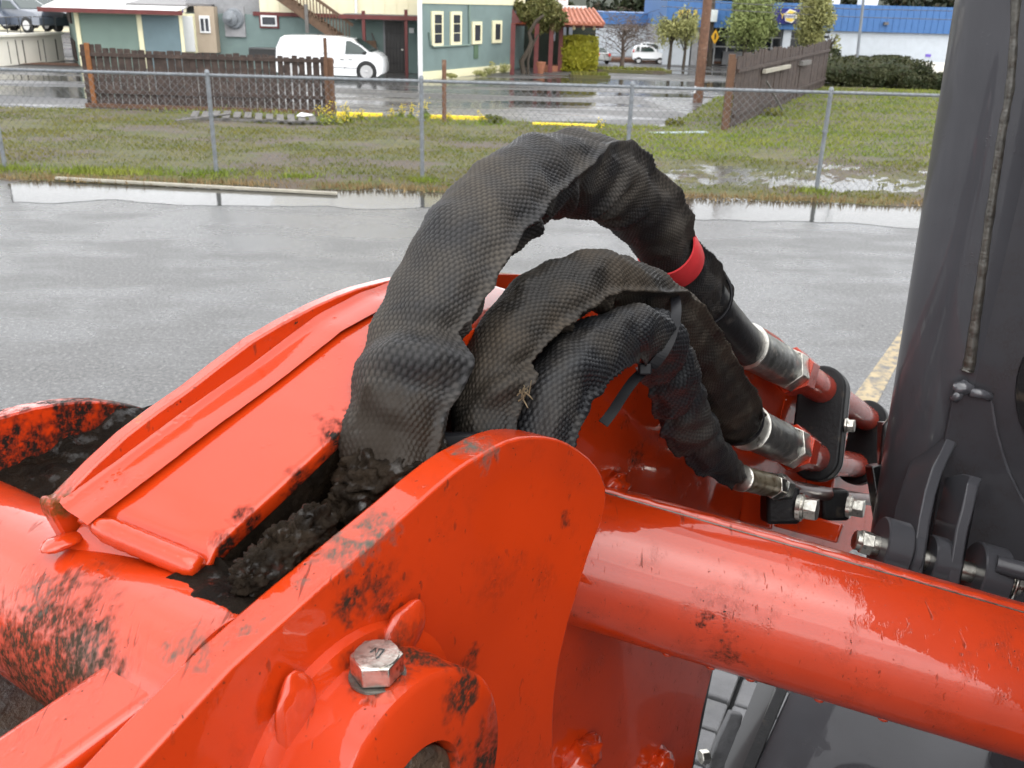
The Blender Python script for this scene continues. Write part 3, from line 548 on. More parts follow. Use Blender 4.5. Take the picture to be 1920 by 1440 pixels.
# ------------------------------------------------------------------ retaining wall and raised car park
w0, w1 = gp(-160, 138), gp(122, 114); wd_ = (w1 - w0); wu = wd_.normalized(); wn_ = Vector((-wu.y, wu.x, 0))
rw = thing('retaining_wall', (w0 + w1) / 2, 'pale stained concrete retaining wall under the raised row of cars', 'wall')
b = MB(); b.prism([w0, w1, w1 + wn_ * 18, w0 + wn_ * 18], (0, 0, DZ)); b.build('wall_body', M['concrete'], rw)
b = MB(); b.box((w0 + w1) / 2 + Vector((0, 0, DZ + .05)), (wd_.length, .3, .1), (wu, wn_, Vector((0, 0, 1)))); b.build('coping', M['concrete'], rw)
for x in (15, 30, 43, 72, 82, 105):
    p = onplane(x, 85, w0, wn_) - wn_ * .004; b = MB(); ww = random.uniform(.03, .09); b.box((p.x, p.y, .5), (ww, .012, random.uniform(.8, 1.0)), (wu, wn_, Vector((0, 0, 1)))); b.build('stain_joint', M['streak'], rw)
rl = thing('railing', (w0 + w1) / 2 + Vector((0, 0, DZ)), 'thin dark railing along the top of the retaining wall', 'railing')
for i in range(12): p = w0 + wd_ * (i / 11) + wn_ * .2; b = MB(); b.cyl(p + Vector((0, 0, DZ)), p + Vector((0, 0, DZ + .75)), .02, seg=6); b.build('baluster', M['blackmetal'], rl)
for hz in (.4, .74): b = MB(); b.cyl(w0 + wn_ * .2 + Vector((0, 0, DZ + hz)), w1 + wn_ * .2 + Vector((0, 0, DZ + hz)), .015, seg=6); b.build('rail', M['blackmetal'], rl)
pb = thing('banded_building', at(30, 40, 75), 'far pale building with purple band behind the parked cars', 'building')
c = at(20, 10, 75); b = MB(); b.box((c.x, 77, 2.2), (26, 4, 4.4)); b.build('wall', M['creamwall'], pb)
b = MB(); b.box((c.x, 74.9, at(20, 12, 75).z), (26, .2, .75)); b.build('fascia_band', M['purple'], pb)
for i in range(7): b = MB(); b.box((c.x - 11 + 3.6 * i, 74.95, 1.1), (1.6, .1, 1.4)); b.build('window', M['glass'], pb)
b = MB(); b.box((c.x, 76, 5.6), (28, 6, 2.4)); b.build('roof', M['wetroof'], pb)
bkw = gp(75, 119); o = sheet('mulch_bed', [(bkw.x - 1.5, bkw.y - 1), (bkw.x + 3.2, bkw.y - 1.2), (bkw.x + 3, bkw.y + .3), (bkw.x - .5, bkw.y + .4)], .03, M['bark_mulch'])

# ------------------------------------------------------------------ sage shed (left)
YS = 41.0
def bx(px, py, wpx, hpx, Y, th, mat, name, parent, bevel=0.0, dy=0.0, label=None):
    c = at(px, py, Y); s = depth(c) / FPX; b = MB(); b.box((c.x, Y + dy, c.z), (wpx * s, th, hpx * s)); return b.build(name, mat, parent, bevel=bevel, label=label)
c0 = at(150, 128, YS); c1 = at(352, 100, YS); cL = at(118, 100, 45.5); ze = at(250, 20, YS).z
sh = thing('sage_shed', Vector(((c0.x + c1.x) / 2, YS, 0)), 'low sage green shed with cream trim left of the teal building', 'building')
b = MB(); c1 = at(345, 100, YS); b.prism([(c0.x, YS, 0), (c1.x, YS, 0), (at(347, 100, 47).x, 47, 0), (cL.x, 46.5, 0)], (0, 0, ze)); b.build('wall', M['sage'], sh)
bx(305, 95, 74, 140, YS, .02, M['tealblue'], 'wall_panel', sh, dy=-.012)
for (x, wd2) in [(150, 8), (266, 9), (343, 6)]: bx(x, 76, wd2, 112, YS, .05, M['cream'], 'trim_post', sh, dy=-.03)
bx(246, 24, 205, 5, YS, .05, M['cream'], 'trim_beam', sh, dy=-.028)
dL = (Vector((cL.x, 46.5, 0)) - Vector((c0.x, YS, 0))).normalized(); nL = Vector((dL.y, -dL.x, 0)) * -1
for (q, zz, hh) in [(.45, ze - .35, .5), (.42, .55, .8)]: b = MB(); p = Vector((c0.x, YS, zz)) + dL * (6.2 * q) ; b.box(p + Vector((-.03, -.03, 0)), (3.6, .06, hh), (dL, Vector((-dL.y, dL.x, 0)), Vector((0, 0, 1)))); b.build('dark_opening', M['fenceboard'], sh)
rz = ze + .02; b = MB(); A0 = at(82, 16, YS - .6); b.add([Vector((cL.x - 1.2, 46.8, rz)), Vector((c0.x - 1.0, YS - .7, rz)), Vector((c1.x + .1, YS - .7, rz)), Vector((c1.x - .6, YS + 7, rz + .75)), Vector((cL.x - .3, YS + 8, rz + .75))], [(0, 1, 2, 3, 4)]); ro = b.build('roof', M['wetroof'], sh); ro.modifiers.new('solid', 'SOLIDIFY').thickness = .06
b = MB(); b.box(((c0.x + c1.x) / 2 - .35, YS - .74, rz - .05), (c1.x - c0.x + 1.4, .05, .17)); b.build('fascia', M['brickred'], sh)
b = MB(); b.box(((c0.x + c1.x) / 2 + 1.3, YS + 2.5, rz + .33), (3.6, 2.4, .05), (Vector((1, 0, 0)), Vector((0, .995, .1)), Vector((0, -.1, .995)))); b.build('roof_patch', M['darkroof'], sh)

# ------------------------------------------------------------------ teal building
YL = 42.3
tb = thing('teal_building', Vector((-6, YL, 0)), 'teal and cream two tone building with stairs and dark door behind the van', 'building')
xA, xB = at(345, 60, YL).x, at(790, 60, YL).x; zb = at(640, 32, YL).z
b = MB(); b.prism([(xA, YL, 0), (xB, YL, 0), (xB, YL + 6, 0), (xA, YL + 6, 0)], (0, 0, zb)); b.build('wall', M['teal'], tb)
x490 = at(487, 20, YL).x; b = MB(); b.prism([(x490, YL + .02, zb), (xB, YL + .02, zb), (xB, YL + 6, zb), (x490, YL + 6, zb)], (0, 0, 3.0)); b.build('wall', M['creamwall'], tb)
b = MB(); b.prism([(xA, YL + .6, zb), (x490, YL + .6, zb), (x490, YL + 6, zb), (xA, YL + 6, zb)], (0, 0, 2.0)); b.build('wall', M['greywall'], tb)
bx(640, 30, 330, 7, YL, .08, M['brickred'], 'trim_band', tb, dy=-.045)
for px in range(500, 785, 22): c = at(px, 0, YL); b = MB(); b.box((c.x, YL + .012, zb + 1.2), (.04, .025, 2.3)); b.build('batten', M['creamwall'], tb)
bx(393, 55, 36, 80, YL, .5, M['beige'], 'bump_out', tb, dy=-.28)
w_ = bx(392, 45, 19, 30, YL, .06, M['white'], 'window', tb, dy=-.56)
for dx in (-4.2, 4.2): bx(392 + dx, 46, 6, 22, YL, .05, M['glass'], 'pane', w_, dy=-.575)
dr = bx(361, 62, 29, 68, YL, .4, M['cream'], 'door_frame', tb, dy=-.26); bx(360, 63, 22, 62, YL, .06, M['white'], 'door', dr, dy=-.50, bevel=.01)
w_ = bx(505, 39, 36, 26, YL, .06, M['brickred'], 'window', tb, dy=-.035); bx(505, 39, 30, 19, YL, .05, M['white'], 'window_frame', w_, dy=-.08); bx(505, 39, 24, 13, YL, .05, M['glass'], 'pane', w_, dy=-.10)
bx(441, 40, 38, 54, YL, .12, M['greywall'], 'vent_panel', tb, dy=-.06)
cv = at(438, 35, YL - .2); fan = thing('exhaust_fan', cv, 'round silver exhaust fan on the teal wall beside the beige bump out', 'fan')
b = MB(); b.lathe(cv + Vector((0, .14, 0)), (0, -1, 0), [(0, .42), (.12, .42), (.16, .36), (.2, .36)], 26); b.build('housing', M['galv'], fan, 40)
b = MB(); b.lathe(cv + Vector((-.12, -.06, 0)), (0, -1, 0), [(0, .33), (.1, .31), (.16, .22), (.22, .12), (.3, .10), (.34, .03)], 26); b.build('cone', M['galv'], fan, 40)
fr = bx(741, 88, 43, 104, YL, .05, M['greywall'], 'door_frame', tb, dy=-.03)
dr = bx(741, 91, 36, 95, YL, .06, M['doorblack'], 'door', fr, dy=-.06)
for i in range(6): bx(726 + 6 * i, 91, 1.0, 92, YL, .04, M['blackmetal'], 'bar', dr, dy=-.10)
for yy in (62, 90, 118): bx(741, yy, 34, 1.2, YL, .04, M['blackmetal'], 'bar', dr, dy=-.10)
bx(755, 93, 3, 3, YL, .06, M['silver'], 'handle', dr, dy=-.13)
bx(772, 57, 9, 9, YL, .10, M['white'], 'wall_lamp', tb, dy=-.06)
b = MB(); b.box((at(725, 31, YL).x, YL - .6, at(725, 29, YL).z), (3.2, 1.4, .10)); pr = b.build('porch_roof', M['darkroof'], tb)
b = MB(); b.box((at(720, 33, YL - 1.3).x, YL - 1.32, at(720, 33, YL - 1.3).z), (3.7, .06, .16)); b.build('fascia', M['brickred'], pr)
for x in (683, 762): c = at(x, 80, YL - 1.25); b = MB(); b.box((c.x, YL - 1.25, c.z - .02), (.13, .13, c.z * 2 - .0)); b.build('porch_post', M['brickred'], tb)
b = MB(); b.cyl(at(667, -20, YL - .1), at(668, 38, YL - .1), .06, seg=8); b.build('downpipe', M['white'], tb, 40)
rod('leaning_pole', gp(723, 136, .05), at(697, 62, YL - .1), .05, .05, M['greyboard'], 'thin pale pole leaning beside the dark door', 'pole')
b = MB(); c = at(690, 90, YL - .2); b.box((c.x, YL - .3, .65), (.75, .08, 1.3)); tag(b.build('gate_panel', M['stairwood'], bevel=.01), 'small brown timber gate panel beside the red porch post', 'gate')
# stairs
st = thing('timber_stairs', at(600, 60, YL - .6), 'brown timber outside staircase descending behind the van roof', 'stairs')
sa, sb = at(520, -8, YL - 1.0), at(655, 88, YL - 1.0); sv = sb - sa
for dy in (0, .9):
    b = MB(); u = sv.normalized(); b.box((sa + sb) / 2 + Vector((0, dy, 0)), (sv.length, .06, .32), (u, Vector((0, 1, 0)), u.cross(Vector((0, 1, 0))))); b.build('stringer', M['stairwood'], st)
for i in range(12): p = sa + sv * ((i + .5) / 12); b = MB(); b.box(p + Vector((0, .45, .12)), (.28, .9, .04)); b.build('tread', M['stairwood'], st)
b = MB(); u = sv.normalized(); b.box((sa + sb) / 2 + Vector((.2, -.05, .85)), (sv.length, .06, .12), (u, Vector((0, 1, 0)), u.cross(Vector((0, 1, 0))))); b.build('handrail', M['stairwood'], st)
for i in range(22): p = sa + sv * ((i + .5) / 22); b = MB(); b.box(p + Vector((.1, -.05, .48)), (.04, .04, .8)); b.build('baluster', M['stairwood'], st)
b = MB(); c = at(575, 35, YL - 1.06); b.box(c, (.14, .1, 1.1)); b.build('newel_post', M['greyboard'], st)
b = MB(); b.box((at(500, 90, YL - 1.5).x, YL - 1.6, .75), (1.3, .7, .45)); tag(b.build('dark_bin', M['blackmetal'], bevel=.05), 'dark bin between picket fence top and van rear', 'bin')
# right wing
C0, C1 = gp(788, 151), gp(957, 134); wdv = (C1 - C0); wux = wdv.normalized(); wnn = Vector((wux.y, -wux.x, 0))
rwg = thing('teal_wing', (C0 + C1) / 2, 'teal wing with four cream framed windows right of the dark door', 'building')
zc = onplane(870, 8, C0, wnn).z; b = MB(); CB1, CB0 = C1 + Vector((.6, 3.2, 0)), Vector((C0.x - .2, YL + 1, 0)); b.prism([C0, C1, CB1, CB0], (0, 0, zc)); b.build('wall', M['teal'], rwg)
b = MB(); b.prism([C0 + Vector((0, 0, zc)) + wnn * .03, C1 + Vector((0, 0, zc)) + wnn * .03, CB1 + Vector((0, 0, zc)), CB0 + Vector((0, 0, zc))], (0, 0, 3)); b.build('wall', M['cream'], rwg)
b = MB(); b.box(C0 + Vector((0, 0, 2.4)) + wux * .02, (.13, .13, 4.9), (wux, wnn, Vector((0, 0, 1)))); b.build('corner_trim', M['white'], rwg)
b = MB(); b.box((C0 + C1) / 2 + Vector((0, 0, .16)) + wnn * .03, (wdv.length, .05, .32), (wux, wnn, Vector((0, 0, 1)))); b.build('plinth', M['cream'], rwg)
def wbox(px, py, wpx, hpx, th, mat, name, parent, off):
    c = onplane(px, py, C0, wnn); a = onplane(px - wpx / 2, py, C0, wnn); z0 = onplane(px, py + hpx / 2, C0, wnn).z; z1 = onplane(px, py - hpx / 2, C0, wnn).z
    bq = onplane(px + wpx / 2, py, C0, wnn); m = (a + bq) / 2; b = MB(); b.box(Vector((m.x, m.y, (z0 + z1) / 2)) + wnn * off, ((bq - a).length, th, abs(z1 - z0)), (wux, wnn, Vector((0, 0, 1)))); return b.build(name, mat, parent)
for (x, y, w2, h2, rows) in [(818.5, 54, 21, 66, 3), (853.5, 53, 20, 63, 3), (892.5, 61.5, 18, 42, 1), (930.5, 59.5, 17, 42, 1)]:
    w_ = wbox(x, y, w2, h2, .08, M['cream'], 'window', rwg, .03)
    for r_ in range(rows): hh = (h2 - 11) / rows; wbox(x + .5, y - (h2 - 11) / 2 + hh * (r_ + .5), w2 - 8, hh - 1.6, .03, M['glass'], 'pane', w_, .065)
b = MB(); b.tube([onplane(803, 60, C0, wnn) + wnn * .05, onplane(806, 84, C0, wnn) + wnn * .05, onplane(811, 88, C0, wnn) + wnn * .05, onplane(880, 84, C0, wnn) + wnn * .05], .04, 6); b.build('conduit', M['sage'], rwg)
b = MB(); b.tube([onplane(878, 8, C0, wnn) + wnn * .05, onplane(879, 84, C0, wnn) + wnn * .05], .05, 6); b.build('conduit', M['sage'], rwg)
wbox(892, 97, 8, 26, .06, simple('green stain', (.10, .17, .10), .8), 'wall_stain', rwg, .0)
for i, (x, y, h_) in enumerate([(847, 148, 10), (900, 144, 12), (921, 141, 20), (943, 140, 18)]):
    p = gp(x, y); V, F = leafy(420, p + Vector((0, -.1, h_ * .012)), (.4, .35, h_ * .016), .05, 60 + i, shell=.2); tag(np_obj('grass_clump', V, F, M['leafyellow'], smooth=None), ['small dry grass clump below the first narrow window', 'dry grass clump below the third window', 'tall dry grass clump at the teal wall foot', 'dry grass clump beside the red porch post'][i], 'plant')
# porch with clay tile roof
YP = 46.2
po = thing('tiled_porch', at(1040, 130, YP), 'dark red porch with clay tile roof between teal wing and golden hedge', 'porch')
for x, yy in [(960, 140), (1004, 138), (1031, 136), (1049, 134)]:
    c = gp(x, yy); zt2 = at(x, 44, c.y).z; b = MB(); b.box((c.x, c.y, zt2 / 2), (.2, .2, zt2)); b.build('post', M['brickred'], po)
b = MB(); cA, cB = at(952, 43, YP - .5), at(1132, 44, YP - .5); b.box(((cA.x + cB.x) / 2, YP - .5, cA.z), (cB.x - cA.x, .15, .22)); b.build('beam', M['brickred'], po)
za, zb2 = at(1000, 40, YP - .8).z, at(1000, 12, YP + 1.4).z
for (xl, xr2, xl2, xr3, m_, nm) in [(975, 1133, 985, 1112, 'tile', 'roof'), (958, 986, 960, 966, 'tilebright', 'roof')]:
    p00, p10 = at(xl, 41, YP - .9), at(xr2, 41, YP - .9); p01, p11 = at(xl2, 14, YP + 1.4), at(xr3, 16, YP + 1.4); p10.z = p00.z; p11.z = p01.z
    b = MB(); b.add([p00, p10, p11, p01], [(0, 1, 2, 3)]); ro = b.build(nm, M[m_], po); ro.modifiers.new('solid', 'SOLIDIFY').thickness = .08
    b = MB(); kk = max(3, int((p10 - p00).length / .22))
    for i in range(kk + 1): q = i / kk; b.tube([p00.lerp(p10, q) + Vector((0, 0, .03)), p01.lerp(p11, q) + Vector((0, 0, .03))], .06, 6)
    b.build('tile_rows', M[m_], ro, kind='stuff')
b = MB(); b.prism([at(952, 44, YP - 1.0), at(978, 43, YP - 1.0), at(959, 13, YP - .9)], (0, .2, 0)); b.build('gable', M['brickred'], po)
b = MB(); c = at(1000, 90, YP + 2.2); b.box((at(1035, 90, YP + 2.3).x, YP + 2.3, 1.25), (4.2, .2, 2.5)); b.build('wall', simple('dark green wall', (.045, .06, .045), .8), po)
for x in (1038, 1058, 1070): bx(x, 63, 7, 26, YP + 2.15, .06, simple('pale window', (.45, .5, .6), .3), 'window', po)
for x in (1076, 1094, 1114): b = MB(); b.blob(at(x, 50, YP - .5), (.1, .1, .16), seg=8, amp=0); b.build('lantern', simple('lantern glass', (.6, .5, .3), .4), po)
b = MB(); b.prism([gp(1000, 136), gp(1050, 134), gp(1050, 134) + Vector((0, 1.2, 0)), gp(1000, 136) + Vector((0, 1.2, 0))], (0, 0, .25)); b.build('step', M['terracotta'], po)
b = MB(); b.lathe(gp(1012, 138), (0, 0, 1), [(0, .16), (.1, .18), (.45, .26), (.5, .27)], 14); tag(b.build('plant_pot', M['terracotta'], smooth=40), 'terracotta pot on the porch between the red posts', 'pot')
sgn_ = thing('roof_sign', at(1054, 2, YP + 1.6), 'white box sign standing on the porch roof', 'sign'); b = MB(); c = at(1053, -1, YP + 1.6); b.box(c, (.62, .12, .5)); b.build('panel', M['white'], sgn_); b = MB(); b.box(c + Vector((0, -.065, .04)), (.4, .01, .12)); b.build('red_print', M['red'], sgn_); b = MB(); b.box(c + Vector((.4, .1, -.32)), (1.6, .3, .12)); b.build('roof_rail', M['white'], sgn_)
vt = thing('climbing_vine', gp(985, 139), 'leafy vine with twisted trunk climbing over the porch roof', 'vine')
b = MB(); pv = gp(982, 139); b.tube([pv, at(978, 115, pv.y), at(992, 92, pv.y), at(996, 78, pv.y), at(992, 62, pv.y), at(1005, 40, pv.y), at(1020, 28, pv.y)], [.13, .12, .10, .09, .08, .08, .05], 8); b.tube([pv + Vector((.2, 0, 0)), at(990, 112, pv.y), at(998, 85, pv.y), at(1010, 64, pv.y)], [.07, .06, .06, .03], 6); b.build('trunk', M['bark'], vt, 60)
V1, F1 = leafy(8000, at(1014, 30, YP - 1.2), (1.25, .8, .85), .10, 81, 14); V2, F2 = leafy(1500, at(985, 12, YP - .4), (.9, .6, .4), .10, 82, 8); np_obj('crown', np.r_[V1, V2], np.r_[F1, F2 + len(V1)], M['vineleaf'], vt, smooth=None)
def boxhedge(name, label, c, half, mat, n, size, seed, core):
    t = thing(name, (c[0], c[1], c[2] - half[2]), label, 'hedge'); rs = np.random.default_rng(seed)
    b = MB(); b.blob(c, (half[0] * .9, half[1] * .9, half[2] * .95), seg=24, amp=.12, seed=seed); b.build('branches', core, t)
    u = rs.normal(size=(n, 3)); u /= np.abs(u).max(axis=1)[:, None] ** .8 * np.linalg.norm(u, axis=1)[:, None] ** .2
    P = u * rs.uniform(.82, 1.06, (n, 1)) * np.array(half) + np.array(c); P[:, 2] = np.maximum(P[:, 2], c[2] - half[2]); a = rs.normal(size=(n, 3)); a /= np.linalg.norm(a, axis=1)[:, None]; bb = np.cross(a, rs.normal(size=(n, 3))); bb /= np.linalg.norm(bb, axis=1)[:, None]
    s = size * rs.uniform(.5, 1.3, (n, 1)); V = np.stack([P - a * s, P + bb * s * .5, P + a * s, P - bb * s * .5], 1).reshape(-1, 3); np_obj('foliage', V, np.arange(4 * n).reshape(n, 4), mat, t, smooth=None); return t
hc = gp(1085, 135); boxhedge('golden_hedge', 'clipped golden green box hedge beside the tiled porch', (hc.x, hc.y + .5, .78), (.88, .7, .80), M['goldleaf'], 7000, .06, 3, M['goldleaf'])

# ------------------------------------------------------------------ blue and white store
YN = 54.0
st2 = thing('parts_store', Vector((14, YN, 0)), 'long auto parts store with blue fascia and white brick walls', 'store')
def X(px, Y=YN): return at(px, 60, Y).x
def Zp(px, py, Y=YN): return at(px, py, Y).z
xl, xr2 = X(1246), X(1990); zt2, zm = Zp(1500, 6), Zp(1500, 56)
b = MB(); b.box(((X(1556) + xr2) / 2, YN + 5, zm / 2), (xr2 - X(1556), 10, zm)); wallr = b.build('brick_wall', M['whitebrick'], st2)
nrow = 15; bl = MB()
for r_ in range(nrow):
    zc_ = zm * (r_ + .5) / nrow; k = 0; xx = X(1556) - (.3 if r_ % 2 else 0)
    while xx < X(1800):
        bl.box((xx + .3, YN - .006, zc_), (.585, .012, zm / nrow - .012)); xx += .6
bl.build('block_courses', M['whitebrick'], wallr, kind='stuff')
b = MB(); b.box(((xl + X(1556)) / 2, YN + 6, zm / 2), (X(1556) - xl, 8, zm)); b.build('wall', M['greywall'], st2)
b = MB(); b.box(((xl + X(1300)) / 2, YN + 1, zm / 2), (X(1300) - xl, 2, zm)); b.build('wall', M['whitebrick'], st2)
b = MB(); b.box(((xl + xr2) / 2, YN + 4.8, (zm + zt2) / 2), (xr2 - xl, 10, zt2 - zm)); fas = b.build('fascia', M['blue'], st2)
for px in range(1250, 1800, 12): b = MB(); b.box((X(px), YN - .21, (zm + zt2) / 2), (.05, .03, zt2 - zm)); b.build('panel_rib', M['blue'], fas)
b = MB(); b.box((X(1470), YN - .27, Zp(1470, 30)), (4.0, .12, .75)); sg = b.build('sign_panel', M['navy'], st2)
c = Vector((X(1475), YN - .34, Zp(1475, 30))); b = MB(); b.lathe(c, (0, -1, 0), [(0, .36), (.05, .36)], 6, ph=0); lg = b.build('hexagon_logo', M['white'], sg)
b = MB(); b.lathe(c + Vector((0, -.055, 0)), (0, -1, 0), [(0, .31), (.01, .31)], 6); b.build('hexagon_face', M['logo'], lg)
b = MB(); b.box(c + Vector((0, -.07, 0)), (.56, .01, .2)); b.build('name_band', M['white'], lg)
def text(s_, p, size, mat, name, parent, ext=.012):
    cu = bpy.data.curves.new(name, 'FONT'); cu.body = s_; cu.size = size; cu.extrude = ext; cu.align_x = 'CENTER'; cu.align_y = 'CENTER'; cu.materials.append(mat)
    tmp = link(bpy.data.objects.new(name, cu)); me = bpy.data.meshes.new_from_object(tmp.evaluated_get(bpy.context.evaluated_depsgraph_get())); bpy.data.objects.remove(tmp)
    o = link(bpy.data.objects.new(name, me)); o.parent = parent; o.location = Vector(p) - LOC[parent.name]; o.rotation_euler = (math.pi / 2, 0, 0); LOC[o.name] = LOC[parent.name]; return o
text('NAPA', c + Vector((0, -.085, 0)), .22, M['navy'], 'lettering', lg); text('Y', Vector((X(1460), YN - .35, Zp(1460, 30))), .42, M['logo'], 'lettering', sg)
text('AUTO PARTS', Vector((X(1521), YN - .35, Zp(1521, 32))), .40, M['logo'], 'lettering', sg)
for px in (1300, 1322, 1352, 1376, 1410, 1432, 1462, 1490, 1520, 1545): bx(px, 90, 2.2, 70, YN, .1, M['white'], 'mullion', st2, dy=1.85)
bx(1430, 92, 240, 2, YN, .1, M['white'], 'transom', st2, dy=1.86); bx(1430, 72, 240, 2, YN, .1, M['white'], 'transom', st2, dy=1.86)
b = MB(); b.box((X(1430), YN + 1.95, zm * .55), (X(1556) - X(1300), .05, zm * .8)); b.build('shop_window', M['glass'], st2)
b = MB(); b.box((X(1460), YN + 1.8, .35), (X(1556) - X(1380), .1, .7)); b.build('stall_riser', M['greywall'], st2)
for px in (1477, 1292, 1304): b = MB(); b.box((X(px), YN + .2, zm / 2), (.42, .42, zm)); b.build('pillar', M['whitebrick'] if px != 1304 else M['greywall'], st2)
for (px, py, w2, h2) in [(1343, 90, 9, 18), (1328, 70, 7, 10)]: bx(px, py, w2, h2, YN, .03, M['signblue'], 'poster', st2, dy=1.8)
bx(1347, 86, 6, 14, YN, .02, M['white'], 'poster', st2, dy=1.77); bx(1740, 104, 10, 5, YN, .03, M['signblue'], 'wall_plate', st2, dy=-.03)
b = MB(); c = at(1661, 44, YN - .3); b.box(c, (.22, .25, .14)); b.build('wall_lamp', M['darkroof'], st2)
b = MB(); xw = X(1132, YN + 8); xw2 = X(1262, YN + 8); b.box(((xw + xw2) / 2, YN + 12, Zp(1190, 46, YN + 8) / 2), (xw2 - xw, 8, Zp(1190, 46, YN + 8))); b.build('wing', M['whitebrick'], st2)
b = MB(); b.box(((xw + xw2) / 2, YN + 11.9, (Zp(1190, 46, YN + 8) + Zp(1190, 24, YN + 8)) / 2), (xw2 - xw + .3, 8.4, Zp(1190, 24, YN + 8) - Zp(1190, 46, YN + 8))); b.build('fascia', M['blue'], st2)
for px, w2 in [(1272, 8), (1286, 7), (1299, 6)]: b = MB(); b.box((X(px), YN - .22, Zp(px, 26)), (w2 * .031, .03, .42)); b.build('yellow_letter_block', M['logo'], st2)
for px in (1555, 1618): b = MB(); b.box((X(px, YN + 6), YN + 6, zt2 + .35), (.95 if px == 1618 else .5, .8, .7)); b.build('roof_unit', M['white'], st2)
b = MB(); b.box((X(1660), YN - 1.3, .28), (X(1830) - X(1560), .25, .56)); tag(b.build('low_wall', M['concrete'], bevel=.02), 'low pale kerb wall in front of the white brick wall', 'wall')
b = MB(); p = gp(1330, 119); b.box((p.x + 1.0, p.y + .3, .08), (14, 1.4, .16)); tag(b.build('planter_kerb', M['bark_mulch'], bevel=.03), 'long brown planting strip below the young trees at the store', 'planter')
b = MB(); p = gp(1352, 118); b.lathe(p, (0, 0, 1), [(0, .25), (.7, .28), (.75, .2)], 12); tag(b.build('blue_bin', simple('blue bin', (.03, .10, .22), .5)), 'dark blue bin at the shop window beside the far pole', 'bin')
# islands of grass
def island(name, label, x, y, rx, ry, seed):
    p = gp(x, y); V = []; P = noisy_poly(p.x, p.y, rx, ry, seed, 60, .15); b = MB(); b.prism([Vector((a, c_, 0)) for a, c_ in P], (0, 0, .14)); o = b.build(name, M['verge']); tag(o, label, 'planting bed'); rs = np.random.default_rng(int(seed * 10)); s_ = [(p.x + rx * u, p.y + ry * v, .13) for u, v in rs.uniform(-.85, .85, (900, 2))]; tag(blades('grass', M['blade'], s_, .05, .16, .03), 'grass growing on the ' + label, 'grass')
island('grass_island', 'low grassy island around the bare tree', 1175, 135, 2.1, 1.0, 2.2); island('grass_island', 'small grass patch at the left of the golden hedge', 1105, 146, .9, .5, 3.3)
# trees
def tree(name, label, px, py, toppx, wpx, mat, n, size, seed, low=.3, crown_mat=None, group=None, clump=16):
    p = gp(px, py); s = depth(p) / FPX; H = at(px, toppx, p.y).z; rad = wpx * s / 2; t = thing(name, p, label, 'tree', group); rs = random.Random(seed); b = MB()
    b.tube([p, p + Vector((.03, 0, H * .35)), p + Vector((-.05, 0, H * .6)), p + Vector((0, 0, H * .9))], [.09 * rad / 1.2 + .03, .07 * rad / 1.2 + .02, .05, .02], 8)
    tips = []
    for k in range(22):
        a = rs.uniform(0, 6.28); z0 = H * rs.uniform(low * .8, .7); z1 = min(H * .97, z0 + H * rs.uniform(.15, .4)); rr = rad * rs.uniform(.5, .95); e = p + Vector((math.cos(a) * rr, math.sin(a) * rr, z1)); st_ = p + Vector((0, 0, z0)); b.tube([st_, st_.lerp(e, .5) + Vector((0, 0, .1)), e], [.03, .02, .008], 5); tips.append(e)
    b.build('trunk', M['bark'] if n else M['twig'], t, 60)
    if n: V, F = leafy(n, p + Vector((0, 0, H * (1 + low) / 2)), (rad * 1.12, rad * 1.12, H * (1 - low) / 2 * 1.12), size, seed, clump, .1); np_obj('crown', V, F, mat, t, smooth=None)
    else:
        c = MB()
        for e in tips:
            for _ in range(16): d = Vector((rs.gauss(0, 1), rs.gauss(0, 1), rs.gauss(.1, .6))) * rad * .35; st_ = e + Vector((rs.gauss(0, 1), rs.gauss(0, 1), rs.gauss(0, 1))) * rad * .2; c.tube([st_, st_ + d * .5 + Vector((0, 0, .05)), st_ + d], [.014, .011, .006], 3)
        c.build('crown', M['twig'], t)
    return t
tree('bare_tree', 'small leafless tree with brown twigs beside the white sport utility car', 1165, 132, 34, 92, None, 0, 0, 5, .32)
tree('young_tree', 'thin pale green young tree left of the utility pole', 1254, 126, 12, 70, M['leafyellow'], 2600, .075, 11, .3)
tree('young_tree', 'second thin yellow green tree close against the utility pole', 1281, 127, 6, 52, M['leafyellow'], 2400, .075, 12, .3)
tree('round_tree', 'dense round mid green tree hiding the store window', 1392, 130, -28, 104, M['leafgreen'], 15000, .085, 13, .22, clump=24)
tree('upright_tree', 'upright yellow green tree in front of the sign lettering', 1514, 136, -25, 76, M['leafyellow'], 10500, .08, 14, .1, clump=20)
tree('sapling', 'small sparse sapling at the corner of the white brick wall', 1550, 138, 60, 34, M['leafyellow'], 260, .10, 15, .2)
# shrubs at right
for (x, y, hx, hy, hz, m_, lb, sd_) in [(1632, 167, 2.6, .9, .58, 'hedgeleaf', 'long dark rounded hedge behind the lawn', 21), (1675, 137, .95, .7, .42, 'hedgeleaf', 'clipped round shrub before the white brick wall', 22), (1612, 137, .65, .6, .40, 'hedgeleaf', 'smaller shrub touching the grey lamp post', 23), (1712, 150, .9, .5, .30, 'hedgeleaf', 'low clipped hedge right of the long dark hedge', 24), (1735, 172, .95, .45, .28, 'hedgeleaf', 'low hedge at the far edge of the lawn', 25), (1778, 174, .6, .5, .36, 'hedgeleaf', 'shrub half hidden behind the grey column', 26), (1556, 140, .5, .5, .6, 'hedgeleaf', 'dark shrub at the end of the board fence', 27)]:
    p = gp(x, y); boxhedge('shrub', lb, (p.x, p.y + hy, hz), (hx, hy, hz), M[m_], int(2600 * hx + 700), .07, sd_, M[m_])
